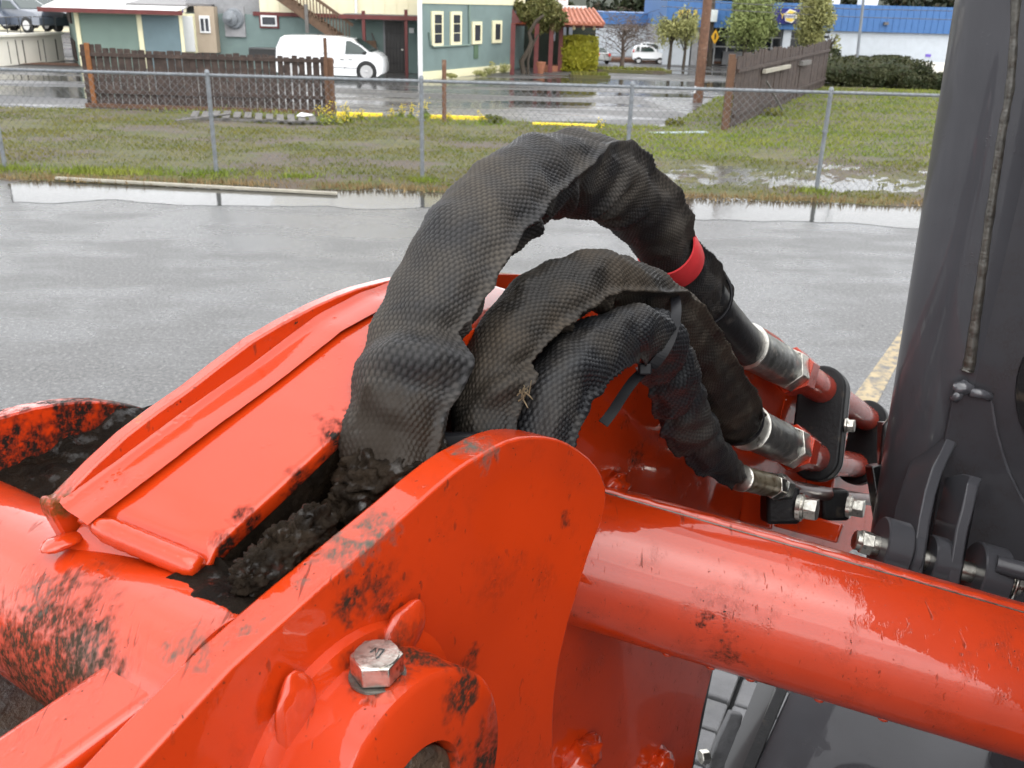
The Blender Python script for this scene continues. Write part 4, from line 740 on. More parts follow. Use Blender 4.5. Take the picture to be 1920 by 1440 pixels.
sgb = thing('white_sign', gp(1573, 152), 'low white sign board behind the long dark hedge', 'sign'); p = gp(1573, 155); b = MB(); b.box((p.x, p.y, at(1573, 132, p.y).z), (1.0, .06, .5)); b.build('panel', M['white'], sgb)
for dx in (-.55, .55): b = MB(); b.box((p.x + dx, p.y, .6), (.07, .07, 1.25)); b.build('post', M['greyboard'], sgb)
# poles
def pole(name, label, x0_, y0_, xt, r_, mat):
    p = gp(x0_, y0_); tp = at(xt, -60, p.y); t = thing(name, p, label, 'pole'); b = MB(); b.cyl(p - Vector((0, 0, .2)), p + (tp - p) * 1.6, r_, r_ * .8, 14); b.build('shaft', mat, t, 40); return t, p
t, p = pole('utility_pole', 'thick brown utility pole standing in the grass beside the board fence', 1308, 192, 1333, .165, M['poleWood'])
b = MB(); b.box(at(1303, 168, p.y - .16), (.06, .03, .22)); b.build('reflector', M['white'], t)
t, p = pole('utility_pole', 'slim dark pole with white box behind the thick utility pole', 1330, 124, 1341, .13, M['bark'])
b = MB(); b.box(at(1337, 30, p.y - .2), (.42, .3, .6)); b.build('transformer_box', simple('pale grey box', (.6, .64, .63), .6), t, bevel=.03)
yc = at(1341, 69, p.y - .3); ws = thing('warning_sign', yc, 'yellow diamond warning sign on the slim dark pole', 'sign'); b = MB(); b.prism([yc + Vector((0, 0, .38)), yc + Vector((.22, 0, 0)), yc + Vector((0, 0, -.38)), yc + Vector((-.22, 0, 0))], (0, .03, 0)); b.build('plate', M['signyellow'], ws)
b = MB(); b.box(yc + Vector((0, -.01, .02)), (.08, .012, .3)); b.build('symbol', M['blackmetal'], ws)
pole('lamp_post', 'plain grey lamp post in front of the white brick wall', 1603, 148, 1626, .07, M['galv'])
for i, (ya, yb2) in enumerate([(8, 24), (20, 42)]):
    pa, pb_ = at(1240, ya - 8, 50), at(1960, yb2, 50); mid = (pa + pb_) / 2 - Vector((0, 0, .12)); b = MB(); b.tube([pa, mid, pb_], .018, 5); tag(b.build('overhead_wire', M['blackmetal']), ['upper thin cable strung in front of the blue fascia', 'lower thin cable strung in front of the blue fascia'][i], 'cable')
# wooded hill behind
V = []; hn = 60
for i in range(hn + 1):
    for j in range(9): x = -120 + 240 * i / hn; y = 82 + 10 * j; V.append((x, y, max(-.5, (j * 1.0 - 1) * (1 + .3 * mnoise.noise(Vector((x * .05, j * .3, 0)))))))
o = np_obj('hill', np.array(V), np.array([(i * 9 + j, (i + 1) * 9 + j, (i + 1) * 9 + j + 1, i * 9 + j + 1) for i in range(hn) for j in range(8)]), M['hill'], kind='structure'); tag(o, 'dark wooded hill rising behind the store', 'hill')
Vs = []; Fs = []; off = 0
for k in range(70):
    x = -70 + 2 * k + random.uniform(-1, 1); y = random.uniform(76, 88); h = random.uniform(3.6, 6); V, F = leafy(750, (x, y, h * .55), (2.4, 2.0, h * .62), .38, 300 + k, 9, .2); Vs.append(V); Fs.append(F + off); off += len(V)
o = np_obj('forest', np.concatenate(Vs), np.concatenate(Fs), M['forestleaf'], smooth=None, kind='stuff'); tag(o, 'dark mass of forest behind the store and porch', 'forest')

# ================================================================== the machine in front
def ts(x, y, w):
    q = pl(x, y, w) - MP0; return (q.dot(TT), q.dot(SS))
def plate(name, pts, w0, w1, mat, parent, bevel=.0015, label=None):
    b = MB(); b.prism([mpt(t_, s_, w0) for t_, s_ in pts], -NN * (w1 - w0)); return b.build(name, mat, parent, bevel=bevel, label=label)
fr = thing('boom_bracket', mpt(.2, -.6, .08), 'wet orange steel bracket of twin plates and tubes filling the foreground', 'machine bracket')
near_px = [(150, 1560), (257, 1440), (435, 1250), (594, 1107), (760, 965), (812, 918), (853, 884), (880, 865), (909, 849), (930, 837), (952, 827), (976, 820), (1000, 818), (1024, 819), (1046, 823), (1068, 832), (1087, 844), (1105, 858), (1120, 875), (1130, 893), (1136, 912), (1137, 931), (1135, 952), (1129, 977), (1118, 1006), (1106, 1037), (1092, 1080), (1078, 1128), (1068, 1160), (1060, 1193), (1051, 1230), (1046, 1261), (1041, 1300), (1038, 1340), (1037, 1440), (1042, 1600)]
p1 = plate('side_plate', [ts(x, y, 0) for x, y in near_px], 0, .024, M['near'], fr, .0018)
far_px = [(98, 968), (92, 948), (97, 938), (115, 937), (178, 872), (237, 817), (296, 772), (356, 730), (415, 684), (475, 639), (534, 604), (594, 573), (633, 556), (673, 541), (740, 524), (795, 516), (850, 512), (970, 514), (1050, 520), (1130, 531), (1210, 545), (1280, 562), (1340, 580), (1390, 598), (1418, 608), (1442, 620), (1462, 633), (1477, 647), (1490, 665), (1500, 690), (1560, 742), (1640, 797), (1665, 900), (1640, 1000), (1600, 1030), (1450, 1150), (1340, 1240), (1318, 1330), (1298, 1440), (1290, 1600)]
far_ts = [ts(x, y, .155) for x, y in far_px] + [(.35, -.75), (-.03, -.3), (-.12, -.06)]
p2 = plate('side_plate', far_ts, .155, .166, M['far'], fr, .0015)
side_px = [(-90, 815), (-40, 795), (0, 783), (60, 766), (110, 757), (150, 753), (190, 753), (230, 758), (262, 764), (290, 772), (330, 792), (380, 830), (430, 890), (430, 1100), (-200, 1100), (-200, 850)]
p4 = plate('side_plate', [ts(x, y, .30) for x, y in side_px], .30, .316, M['side'], fr, .0015)
# cover plate, its weld and the wall of the slot
def interp(tab, x):
    xs = [a for a, _ in tab]; ys = [c_ for _, c_ in tab]; return float(np.interp(x, xs, ys))
S2 = [(-.14, .032), (-.134, .034), (-.099, .044), (-.055, .057), (-.005, .070), (.05, .087), (.092, .093), (.13, .094), (.25, .085)]
e3 = [ts(x, y, .075) for x, y in [(398, 1035), (443, 991), (530, 912), (633, 813)]]
SE = e3 + [(e3[-1][0] + .1, e3[-1][1] + .028), (.25, e3[-1][1] + .03)]
V = []; F = []; NTC, NWC = 46, 14
for i in range(NTC + 1):
    for j in range(NWC + 1):
        q = j / NWC; w = .1505 + (.075 - .1505) * q; t0 = -.136 + (SE[0][0] - .004 + .136) * q; tt = t0 + (.2 - t0) * i / NTC
        r_ = .010; dt = tt - t0; dw = w - .075
        s_ = interp(S2, tt) * (1 - q) + interp(SE, tt) * q
        if dt < r_: s_ -= (r_ - math.sqrt(max(0, r_ * r_ - (r_ - dt) ** 2))) * .8
        V.append(mpt(tt, s_, w))
F = [(i * (NWC + 1) + j, i * (NWC + 1) + j + 1, (i + 1) * (NWC + 1) + j + 1, (i + 1) * (NWC + 1) + j) for i in range(NTC) for j in range(NWC)]
b = MB(); b.add(V, F); cov = b.build('cover_plate', M['cover'], fr, 50)
sm = cov.modifiers.new('solid', 'SOLIDIFY'); sm.thickness = .016; sm.offset = -1 if (V[NWC + 1] - V[0]).cross(V[1] - V[0]).dot(SS) < 0 else 1
bm_ = cov.modifiers.new('bevel', 'BEVEL'); bm_.width = .002; bm_.segments = 2; bm_.limit_method = 'ANGLE'
V = []; rows = [(.131, -.0012), (.136, .0004), (.142, .0012), (.148, .0018), (.152, .003), (.156, .006)]
for i in range(61):
    tt = -.139 + .34 * i / 60
    for (w, ds) in rows: V.append(mpt(tt, interp(S2, tt) * 1.0 + ds + .0003 * mnoise.noise(Vector((tt * 90, w * 60, 0))), w))
nr = len(rows); b = MB(); b.add(V, [(i * nr + j, (i + 1) * nr + j, (i + 1) * nr + j + 1, i * nr + j + 1) for i in range(60) for j in range(nr - 1)]); b.build('weld_fillet', M['cover'], fr, 180)
b = MB(); V = [];
for i in range(40):
    tt = SE[0][0] + .002 + .33 * i / 39; s_ = interp(SE, tt) - .010; V += [mpt(tt, s_, .0765), mpt(tt, s_ - .16, .0765)]
b.add(V, [(2 * i, 2 * i + 1, 2 * i + 3, 2 * i + 2) for i in range(39)]); b.build('slot_wall', M['mud'], fr)
V = []
for j in range(NWC + 1):
    q = j / NWC; w = .1505 + (.0755 - .1505) * q; t0 = -.136 + (SE[0][0] - .004 + .136) * q; s_ = interp(S2, t0) * (1 - q) + interp(SE, t0) * q - .009; V += [mpt(t0 + .006, s_, w), mpt(t0 - .002, s_ - .006, w), mpt(t0 - .012, s_ - .022, w), mpt(t0 - .02, s_ - .05, w)]
b = MB(); b.add(V, [(4 * j + k, 4 * j + k + 1, 4 * j + k + 5, 4 * j + k + 4) for j in range(NWC) for k in range(3)]); b.build('gap_filler', M['cover'], fr, 180)  # filler strip added to close the gap below the cover's near end
# cross tube with the transverse weld bead on its crest
CT, CS, CR = -.138, -.034, .0465
b = MB(); b.lathe(mpt(CT, CS, .0235), -NN, [(0, CR), (.276, CR)], 96); b.build('cross_tube', M['tube'], fr, 40)
M['floor'] = simple('muddy brown gap cover', (.035, .020, .009), .5, 0, .4, 25, coat=.35, dirt=(.012, .008, .005), df=(.45, .65), ds=40, bump=.4, bs=120)
b = MB(); b.prism([mpt(-.30, -.10, .026), mpt(-.30, -.10, .298), mpt(-.10, -.052, .298), mpt(-.10, -.052, .026)], -SS * .012); b.build('gap_cover_plate', M['floor'], fr, bevel=.002)  # brown plate added to cover the ground showing below the cross tube
wa, wb = pl(175, 975, .135), pl(372, 1058, .075)
P = []; R_ = []
for i in range(26): q = i / 25; P.append(wa.lerp(wb, q) - SS * .0025); R_.append(.0070 * (1 + .022 * math.sin(q * 48) + .03 * mnoise.noise(Vector((q * 9, 1, 0)))) * (.55 + .45 * min(1, 7 * q, 6 * (1 - q) + .5)))
b = MB(); b.tube(P, R_, 18); b.build('weld_bead', M['cover'], fr, 180)
for (x, y, w, r_, sd_) in [(112, 1004, .15, (.012, .008, .003), 1.0), (420, 1092, .07, (.026, .022, .008), 2.0)]:
    b = MB(); b.blob(pl(x, y, w) - SS * .004, r_, (TT, NN, SS), 20, .2, 1.5, sd_); b.build('weld_bead', M['cover'], fr, 180)
# inner lug below the cross tube
A1, B1, C1_ = pl(352, 1262, .026), pl(233, 1212, .07), pl(-10, 1376, .085)
dd = (C1_ - B1).normalized(); D1 = C1_ + dd * .12; A2 = A1 + dd * .30
b = MB(); b.prism([A1, B1, D1, A2], -SS * .06); b.build('stop_lug', M['lug'], fr, bevel=.006, seg=4)
# pin boss with radial bolt
BT, BS, BR, BL = -.094, -.090, .0655, .047
bo = MB(); bo.lathe(mpt(BT, BS, .002), NN, [(0, BR), (BL - .001, BR), (BL + .0015, BR - .003), (BL + .0015, .030), (BL - .004, .027), (BL - .03, .026)], 96); boss = bo.build('pin_boss', M['boss'], fr, 40)
b = MB(); b.lathe(mpt(BT, BS, -.016), NN, [(0, .0262), (.027, .0262), (.029, .023)], 40); b.blob(mpt(BT + .004, BS + .006, -.045), (.014, .012, .004), (TT, SS, NN), 18, .5, 2.5, 3.0); b.build('pin', simple('muddy brown pin', (.06, .036, .02), .55, 0, .4, 60, coat=.3, dirt=(.02, .013, .008), df=(.5, .65), ds=70, bump=.4, bs=150), boss, 40)
b = MB(); b.lathe(mpt(BT, BS, .0005), NN, [(0, BR + .010), (.006, BR + .009), (.009, BR)], 96); b.build('weld_ring', M['boss'], boss, 60)
for (x, y, rr, sd_) in [(752, 1192, (.020, .015, .006), 4.0), (556, 1348, (.013, .024, .0045), 7.0)]:
    b = MB(); c = pl(x, y, -.006); b.blob(c, rr, ((TT + SS * .3).normalized(), SS, NN), 40, .10, 1.6, sd_); b.build('weld_lump', M['boss'], boss, 180)
bc = mpt(BT, BS + BR - .001, -.024); bdir = (SS + NN * .05).normalized()
b = MB(); b.lathe(bc, bdir, [(0, .0140), (.0012, .0138)], 36); b.build('washer', M['weld'], boss, 40)
HX = .0128; b = MB(); b.lathe(bc + bdir * .002, bdir, [(0, HX), (.0105, HX)], 6, ph=.35); bolt = b.build('bolt', M['silver'], boss, bevel=.0006, label='shiny silver hex bolt head')
b = MB(); b.lathe(bc + bdir * .0124, bdir, [(0, HX * .86), (.0006, HX * .83)], 40); b.build('bolt_face', M['silver'], bolt, 40)
# the scribed mark on the bolt head
u_ = RT - bdir * RT.dot(bdir); u_.normalize(); v_ = bdir.cross(u_)
if v_.dot(UP) < 0: v_ = -v_
mk = [(-.5, .1), (-.15, .45), (0, -.25), (.15, .4), (.55, .35), (.25, -.3), (.05, -.45)]
b = MB(); b.tube([bc + bdir * .0132 + u_ * (x * .006) + v_ * (y * .008) for x, y in mk], .00045, 5); b.build('scribed_mark', M['blackmetal'], bolt)
# big boom tube
TA, TB = pt(1095, 1034, 1.035), pt(1240, 1078, .99)
TC = pt(1920, 1277, .955); AX = (TC - TB).normalized(); TR = .0775
b = MB(); start = TB - AX * .14; b.lathe(start, AX, [(0, TR), (.14, TR), (.75, TR)], 128); bt = b.build('boom_tube', M['boom'], fr, 40)
# seam weld along the top of the tube
perp = (UP - AX * UP.dot(AX)).normalized(); back = AX.cross(perp)
if back.dot(FW) < 0: back = -back
ang_ = math.radians(20); rad_ = perp * math.cos(ang_) - back * math.sin(ang_); P = [start + AX * (.02 + .70 * i / 60) + rad_ * (TR + .0004 + .0006 * math.sin(i * 2.1)) for i in range(61)]
b = MB(); b.tube(P, .0042, 8); b.build('seam_weld', M['boom'], bt, 180)
b = MB(); b.tube([start + AX * (.02 + .70 * i / 60) + (perp * math.cos(ang_ + .055) - back * math.sin(ang_ + .055)) * (TR + .0002) for i in range(61)], .0010, 6); b.build('seam_groove', M['weld'], bt)
for k in range(5):   # hanging water drops
    q = [1374, 1580, 1290, 1450, 1700][k]; kk = (q - 1240) / 680.0; c = TB.lerp(TC, kk) - perp * (TR + .001); b = MB(); b.blob(c, (.006, .006, .004), (AX, back, perp), 12, 0); b.build('water_drop', M['boom'], bt, 180)
b = MB(); b.lathe(start + AX * .02, AX, [(0, TR + .016), (.008, TR + .014), (.02, TR + .001)], 64); b.build('weld_ring', M['boom'], bt, 60)
for (x, y, r_, sd_) in [(1085, 1425, .035, 1.2), (1235, 1435, .03, 2.2), (1150, 915, .022, 3.2)]:
    b = MB(); b.blob(pl(x, y, .15), (r_, r_ * .7, r_ * .6), (TT, SS, NN), 24, .4, 2.0, sd_); b.build('weld_lump', M['far'], fr, 180)
b = MB(); b.prism([pl(1342, 1238, .178), pl(1300, 1445, .178), pl(1285, 1600, .178), pl(1180, 1600, .178), pl(1200, 1238, .178)], -NN * .06); b.build('painted_shadow', M['blackmetal'], fr, bevel=.003)  # black sheet standing in for the shadow along the far plate edge

# ------------------------------------------------------------------ mud
nt_, nw_ = 150, 44; V = []
MS = [(-.14, .0105), (-.125, .0125), (-.11, .010), (-.095, .003), (-.06, -.006), (-.02, -.012), (.03, -.008), (.10, .0)]
for i in range(nt_ + 1):
    tt = -.136 + .224 * i / nt_
    for j in range(nw_ + 1):
        w = .020 + .062 * j / nw_; qn = mnoise.fractal(Vector((tt * 38, w * 38, 1.3)), 1.0, 2.1, 7); lump = max(0, mnoise.noise(Vector((tt * 60, w * 60, 7)))) * .016
        amp = .009 if tt > -.105 else .0025
        V.append(mpt(tt, interp(MS, tt) + qn * amp + (lump if tt > -.105 else lump * .1), w))
o = np_obj('mud', np.array([tuple(v) for v in V]), np.array([(i * (nw_ + 1) + j, (i + 1) * (nw_ + 1) + j, (i + 1) * (nw_ + 1) + j + 1, i * (nw_ + 1) + j + 1) for i in range(nt_) for j in range(nw_)]), M['mud'], kind='stuff')
tag(o, 'wet black mud packed in the slot beside the hose base', 'mud')
b = MB()
for (x, y, d, rx, ry, sd_) in [(700, 930, .535, .026, .022, 1), (660, 955, .53, .016, .016, 2), (760, 895, .553, .026, .02, 3), (725, 880, .54, .03, .016, 4), (800, 858, .56, .014, .018, 5), (500, 1065, .455, .016, .012, 6), (545, 1020, .47, .016, .012, 7), (590, 985, .485, .012, .01, 8), (470, 1085, .45, .010, .008, 9)]:
    b.blob(pt(x, y, d), (rx, rx * .8, ry), (TT, NN, SS), 72, .40, 2.5, sd_ * 3.3)
tag(b.build('mud_clump', M['mudlump'], smooth=180, kind='stuff'), 'crumbly brown clay clump stuck to the foot of the big hose', 'mud')
V = []; nt_, nw_ = 110, 50
HEAP = lambda t_, w_: -.010 + .10 * (min(t_, -.02) + .12) + max(0, w_ - .26) * .35
for i in range(nt_ + 1):
    tt = -.24 + .36 * i / nt_
    for j in range(nw_ + 1):
        w = .172 + .13 * j / nw_; qn = mnoise.fractal(Vector((tt * 30, w * 30, 4)), 1, 2.1, 7)
        V.append(mpt(tt, HEAP(tt, w) + qn * .008 , w))
o = np_obj('mud_heap', np.array([tuple(v) for v in V]), np.array([(i * (nw_ + 1) + j, (i + 1) * (nw_ + 1) + j, (i + 1) * (nw_ + 1) + j + 1, i * (nw_ + 1) + j + 1) for i in range(nt_) for j in range(nw_)]), M['mud'], kind='stuff')
tag(o, 'wet mud between the outer and far side plates', 'mud')

# ------------------------------------------------------------------ hoses
def catmull(P, n):
    P = np.asarray(P, float); P = np.vstack([2 * P[0] - P[1], P, 2 * P[-1] - P[-2]]); out = []
    for i in range(1, len(P) - 2):
        for k in range(n):
            t_ = k / n; a, b_, c, d = P[i - 1], P[i], P[i + 1], P[i + 2]; out.append(.5 * ((2 * b_) + (c - a) * t_ + (2 * a - 5 * b_ + 4 * c - d) * t_ ** 2 + (3 * b_ - a - 3 * c + d) * t_ ** 3))
    out.append(P[-2]); return np.array(out)
CAMN = np.array(CAM)
def resample(keys):
    A = np.array([[*pt(x, y, d), .92 * w * d / FPX / 2] for (x, y, d, w) in keys]); D = catmull(A, 40); seg = np.r_[0, np.cumsum(np.linalg.norm(np.diff(D[:, :3], axis=0), axis=1))]; return D, seg
def frames(C_):
    T = np.gradient(C_, axis=0); T /= np.linalg.norm(T, axis=1)[:, None]; Nv = CAMN - C_; Nv -= T * (Nv * T).sum(1)[:, None]; Nv /= np.linalg.norm(Nv, axis=1)[:, None]; return T, Nv, np.cross(T, Nv)
def sleeve(keys, parent, mat, ncell, seam, folds, cell=.0034, amp=.00115, wr=.0022, seed=0, inner=.17, name='sleeve'):
    D, sg_ = resample(keys); Ltot = sg_[-1]; rowsN = int(Ltot / cell); nv = rowsN * 3 + 1; nu = ncell * 4
    sv_ = np.linspace(0, Ltot, nv); Cc = np.stack([np.interp(sv_, sg_, D[:, k]) for k in range(3)], 1); Rr = np.interp(sv_, sg_, D[:, 3]); T, Nv, Bv = frames(Cc)
    th = np.arange(nu) * 2 * np.pi / nu; TH, Q = np.meshgrid(th, sv_ / Ltot); S_ = Q * Ltot
    ths = np.interp(Q, [a for a, _ in seam], [math.radians(c) for _, c in seam]); dth = (TH - ths + np.pi) % (2 * np.pi) - np.pi
    innr = np.clip(np.sin(TH), 0, 1)
    rr = Rr[:, None] * np.ones_like(TH)
    beyond = 1 / (1 + np.exp(-(dth - .12) / .07)) * (1 / (1 + np.exp((dth - 1.9) / .25)))
    rr = rr * (1 - inner * beyond) + .0065 * np.exp(-np.abs(dth / .09) ** 1.2)
    for (q0, wq, t0, wt, a, tilt) in folds:
        dt = (TH - math.radians(t0) + np.pi) % (2 * np.pi) - np.pi; rr = rr + a * np.exp(-(((Q - q0) - tilt * dt) / wq) ** 2) * np.exp(-(dt / wt) ** 2)
    # loose folds on the inside of the bend and gentle lumps all over
    ph = np.array([mnoise.noise(Vector((q * 9, seed, 0))) for q in sv_ / Ltot])[:, None]
    am = .6 * np.clip(np.array([mnoise.noise(Vector((q * 13, seed + 5, 2))) for q in sv_ / Ltot])[:, None] + .35, 0, 1)
    rr = rr + wr * 1.7 * am * innr ** 1.5 * np.sin(S_ / .036 * 2 * np.pi + 7 * ph + 1.0 * TH) + wr * .5 * np.sin(S_ / .05 * 6.28 + 2 * TH + seed) * np.sin(S_ / .083 * 6.28 + TH * 1 + seed * 2)
    ns = np.array([[mnoise.fractal(Vector((q * 22 + seed, math.cos(a) * 1.1, math.sin(a) * 1.1)), 1, 2, 3) for a in th[::8]] for q in (sv_ / Ltot)[::9]])
    ns = ns + 1.5 * np.array([[(1 - abs(mnoise.noise(Vector((q * 11 + seed * 3, math.cos(a + q * 5) * .8, math.sin(a + q * 5) * .8 + 4))))) ** 4 for a in th[::8]] for q in (sv_ / Ltot)[::9]])
    iu = np.linspace(0, ns.shape[0] - 1, nv); ia = np.floor(iu).astype(int).clip(0, ns.shape[0] - 2); fa = (iu - ia)[:, None]; ns = ns[ia] * (1 - fa) + ns[ia + 1] * fa; ns = np.c_[ns, ns[:, :1]]
    ju = np.linspace(0, ns.shape[1] - 1, nu, endpoint=False); ja = np.floor(ju).astype(int); fj = (ju - ja)[None, :]; ns = ns[:, ja] * (1 - fj) + ns[:, ja + 1] * fj; rr = rr + ns * wr * 1.3
    cu = TH / (2 * np.pi) * ncell; cvv = Q * rowsN; row = np.floor(cvv + 1e-6); cu = cu + .5 * (row % 2); h = np.abs(np.sin(np.pi * (cu % 1))) * np.abs(np.sin(np.pi * ((cvv + .17) % 1))); wv = np.clip(h, 0, 1) ** .6; rr = rr + amp * wv
    V = Cc[:, None, :] + Nv[:, None, :] * (np.cos(TH) * rr)[..., None] + Bv[:, None, :] * (np.sin(TH) * rr)[..., None]
    I = np.arange(nv - 1)[:, None] * nu; J = np.arange(nu)[None, :]; J2 = (J + 1) % nu
    F = np.stack([I + J, I + J2, I + nu + J2, I + nu + J], -1).reshape(-1, 4)
    o = np_obj(name, V.reshape(-1, 3), F, mat, parent); at_ = o.data.attributes.new('weave', 'FLOAT', 'POINT'); at_.data.foreach_set('value', wv.ravel().astype(np.float32)); return o
K1 = [(735, 975, .545, 170), (738, 890, .55, 190), (744, 815, .556, 205), (756, 750, .562, 196), (770, 705, .567, 206), (784, 655, .575, 182), (802, 605, .585, 174), (830, 545, .60, 180), (866, 480, .62, 184), (914, 415, .655, 178), (978, 357, .70, 172), (1050, 327, .76, 160), (1115, 330, .81, 154), (1172, 362, .87, 142), (1218, 412, .92, 128), (1250, 468, .97, 112), (1290, 525, 1.03, 112), (1322, 566, 1.09, 104), (1334, 582, 1.105, 84)]
K2 = [(915, 870, .60, 110), (908, 790, .61, 122), (925, 715, .62, 132), (972, 622, .645, 136), (1045, 558, .68, 132), (1125, 530, .73, 112), (1200, 550, .80, 108), (1262, 602, .88, 112), (1312, 675, .96, 114), (1358, 750, 1.06, 104), (1385, 792, 1.13, 92)]
K3 = [(1000, 880, .63, 100), (1022, 782, .64, 110), (1066, 698, .665, 116), (1132, 638, .70, 104), (1200, 622, .75, 94), (1242, 650, .80, 90), (1258, 700, .85, 90), (1278, 760, .92, 92), (1305, 820, 1.0, 86), (1345, 862, 1.08, 60), (1378, 888, 1.13, 42)]
h1 = thing('hydraulic_hose', pl(740, 960, .06), 'largest arched hydraulic hose in black woven sleeve with red band', 'hose')
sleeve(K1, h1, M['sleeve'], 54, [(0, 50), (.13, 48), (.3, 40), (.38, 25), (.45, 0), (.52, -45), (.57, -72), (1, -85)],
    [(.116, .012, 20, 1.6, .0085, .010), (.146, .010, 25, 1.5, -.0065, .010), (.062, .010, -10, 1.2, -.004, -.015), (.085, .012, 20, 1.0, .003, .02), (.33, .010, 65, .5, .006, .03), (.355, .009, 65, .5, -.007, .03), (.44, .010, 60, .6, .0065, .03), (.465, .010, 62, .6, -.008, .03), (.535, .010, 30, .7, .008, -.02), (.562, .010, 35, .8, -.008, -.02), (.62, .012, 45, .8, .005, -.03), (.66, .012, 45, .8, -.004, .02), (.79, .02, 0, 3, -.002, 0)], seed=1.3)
h2 = thing('hydraulic_hose', pl(905, 850, .06), 'middle brown muddy hydraulic hose under the largest arch', 'hose')
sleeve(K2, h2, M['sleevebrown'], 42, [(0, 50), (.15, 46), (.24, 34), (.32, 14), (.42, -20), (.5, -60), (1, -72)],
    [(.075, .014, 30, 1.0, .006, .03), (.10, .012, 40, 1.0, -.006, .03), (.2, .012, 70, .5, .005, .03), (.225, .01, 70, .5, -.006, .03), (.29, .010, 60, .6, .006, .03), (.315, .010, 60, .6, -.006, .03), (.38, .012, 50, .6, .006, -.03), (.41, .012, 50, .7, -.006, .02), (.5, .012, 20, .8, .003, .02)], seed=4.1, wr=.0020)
h3 = thing('hydraulic_hose', pl(1020, 850, .06), 'thinnest front black hydraulic hose curling down to the small fitting', 'hose')
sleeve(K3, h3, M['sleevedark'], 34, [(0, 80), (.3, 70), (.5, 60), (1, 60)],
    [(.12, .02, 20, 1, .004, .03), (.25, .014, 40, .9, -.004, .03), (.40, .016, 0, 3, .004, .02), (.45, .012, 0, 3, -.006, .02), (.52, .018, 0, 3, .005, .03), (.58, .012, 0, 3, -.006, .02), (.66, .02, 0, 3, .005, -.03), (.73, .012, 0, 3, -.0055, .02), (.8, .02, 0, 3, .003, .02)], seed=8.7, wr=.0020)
D1_, s1_ = resample(K1); T1, N1, B1_ = frames(D1_[:, :3])
def ring_at(q, hw, gap, mat, name, parent, prof='flat', tilt=0.0):
    i = int(q * (len(D1_) - 1)); c = Vector(D1_[i, :3]); ax = Vector(T1[i]); r_ = D1_[i, 3] + gap; b = MB()
    if prof == 'flat': b.lathe(c - ax * hw, ax, [(0, r_ - .002), (0, r_), (hw * .5, r_ + .0012), (hw * 1.5, r_ + .001), (hw * 2, r_), (hw * 2, r_ - .002)], 64, False, False)
    else:
        u = (Vector(N1[i]) + ax * tilt).normalized(); v = Vector(B1_[i]); b.tube([c + u * (r_ * math.cos(a)) + v * (r_ * math.sin(a)) for a in np.linspace(0, 6.3, 50)], .0022, 8)
    return b.build(name, mat, parent, 60)
ring_at(.845, .0165, .0028, M['redband'], 'red_band', h1); ring_at(.925, .003, .005, M['tie'], 'cable_tie', h1, 'round', .25)
def fitting(parent, path, r_hose, fa, fb, rf, hexm, tan=False):
    if path: b = MB(); b.tube([pt(*q) for q in path], r_hose, 28); b.build('hose_end', M['rubberhose'], parent, 60)
    a = (fb - fa).normalized(); Lf = (fb - fa).length; b = MB()
    b.lathe(fa, a, [(0, rf * .90), (.004, rf * 1.06), (.010, rf * 1.06), (.012, rf * .97), *[(Lf * (.14 + .03 * k_), rf * (.985 if k_ % 2 else .945)) for k_ in range(9)], (Lf * .42, rf * 1.0), (Lf * .5, rf), (Lf * .52, rf * .93), (Lf * .62, rf * .93)], 48); fe = b.build('ferrule', M['ferruletan' if tan else 'ferrule'], parent, 40)
    b = MB(); b.lathe(fa, a, [(-.001, rf * .95), (.0, rf * 1.08), (.0035, rf * 1.08), (.004, rf)], 48); b.build('collar', M['silver'], fe, 40)
    b = MB(); b.lathe(fa + a * (Lf * .60), a, [(0, rf * 1.12), (Lf * .12, rf * 1.12)], 6); b.build('swivel_nut', M['silver'], parent, bevel=.001)
    b = MB(); b.lathe(fa + a * (Lf * .72), a, [(0, rf * 1.22), (Lf * .13, rf * 1.22)], 6, ph=.3); b.build('hex_nut', hexm, parent, bevel=.001)
    return a
FA, FB = pt(1398, 648, 1.20), pt(1510, 709, 1.39); fitting(h1, [(1318, 552, 1.075), (1345, 592, 1.11), (1378, 630, 1.165), (1402, 652, 1.205)], .0262, FA, FB, .0285, M['redpipe'])
GA, GB = pt(1402, 800, 1.15), pt(1512, 851, 1.36); fitting(h2, None, 0, GA, GB, .0275, M['redpipe'])
b = MB(); i = len(resample(K2)[0]) - 1; D2, _ = resample(K2); T2 = frames(D2[:, :3])[0]; b.lathe(Vector(D2[-8, :3]), Vector(T2[-1]), [(-.006, .0325), (.0, .0335), (.006, .0325)], 40, False, False); b.build('cable_tie', M['tie'], h2, 60)
HA, HB = pt(1388, 896, 1.13), pt(1480, 918, 1.27); fitting(h3, None, 0, HA, HB, .0155, M['ferrule'], True)
# cable tie round the two lower hoses
tie = thing('cable_tie', pt(1210, 700, .77), 'black cable tie with long loose tail around the two lower hoses', 'cable tie')
def strap(P, wdir, w, th):
    b = MB(); V = []; P = [Vector(p) for p in catmull([tuple(p) for p in P], 8)]
    for i, p in enumerate(P):
        t_ = (P[min(i + 1, len(P) - 1)] - P[max(0, i - 1)]).normalized(); wv = (wdir - t_ * wdir.dot(t_)).normalized(); nv_ = t_.cross(wv); V += [p + wv * w + nv_ * th, p - wv * w + nv_ * th, p - wv * w - nv_ * th, p + wv * w - nv_ * th]
    n = len(P); F = [(4 * i + k, 4 * i + (k + 1) % 4, 4 * i + 4 + (k + 1) % 4, 4 * i + 4 + k) for i in range(n - 1) for k in range(4)] + [(3, 2, 1, 0), (4 * n - 4, 4 * n - 3, 4 * n - 2, 4 * n - 1)]; b.add(V, F); return b
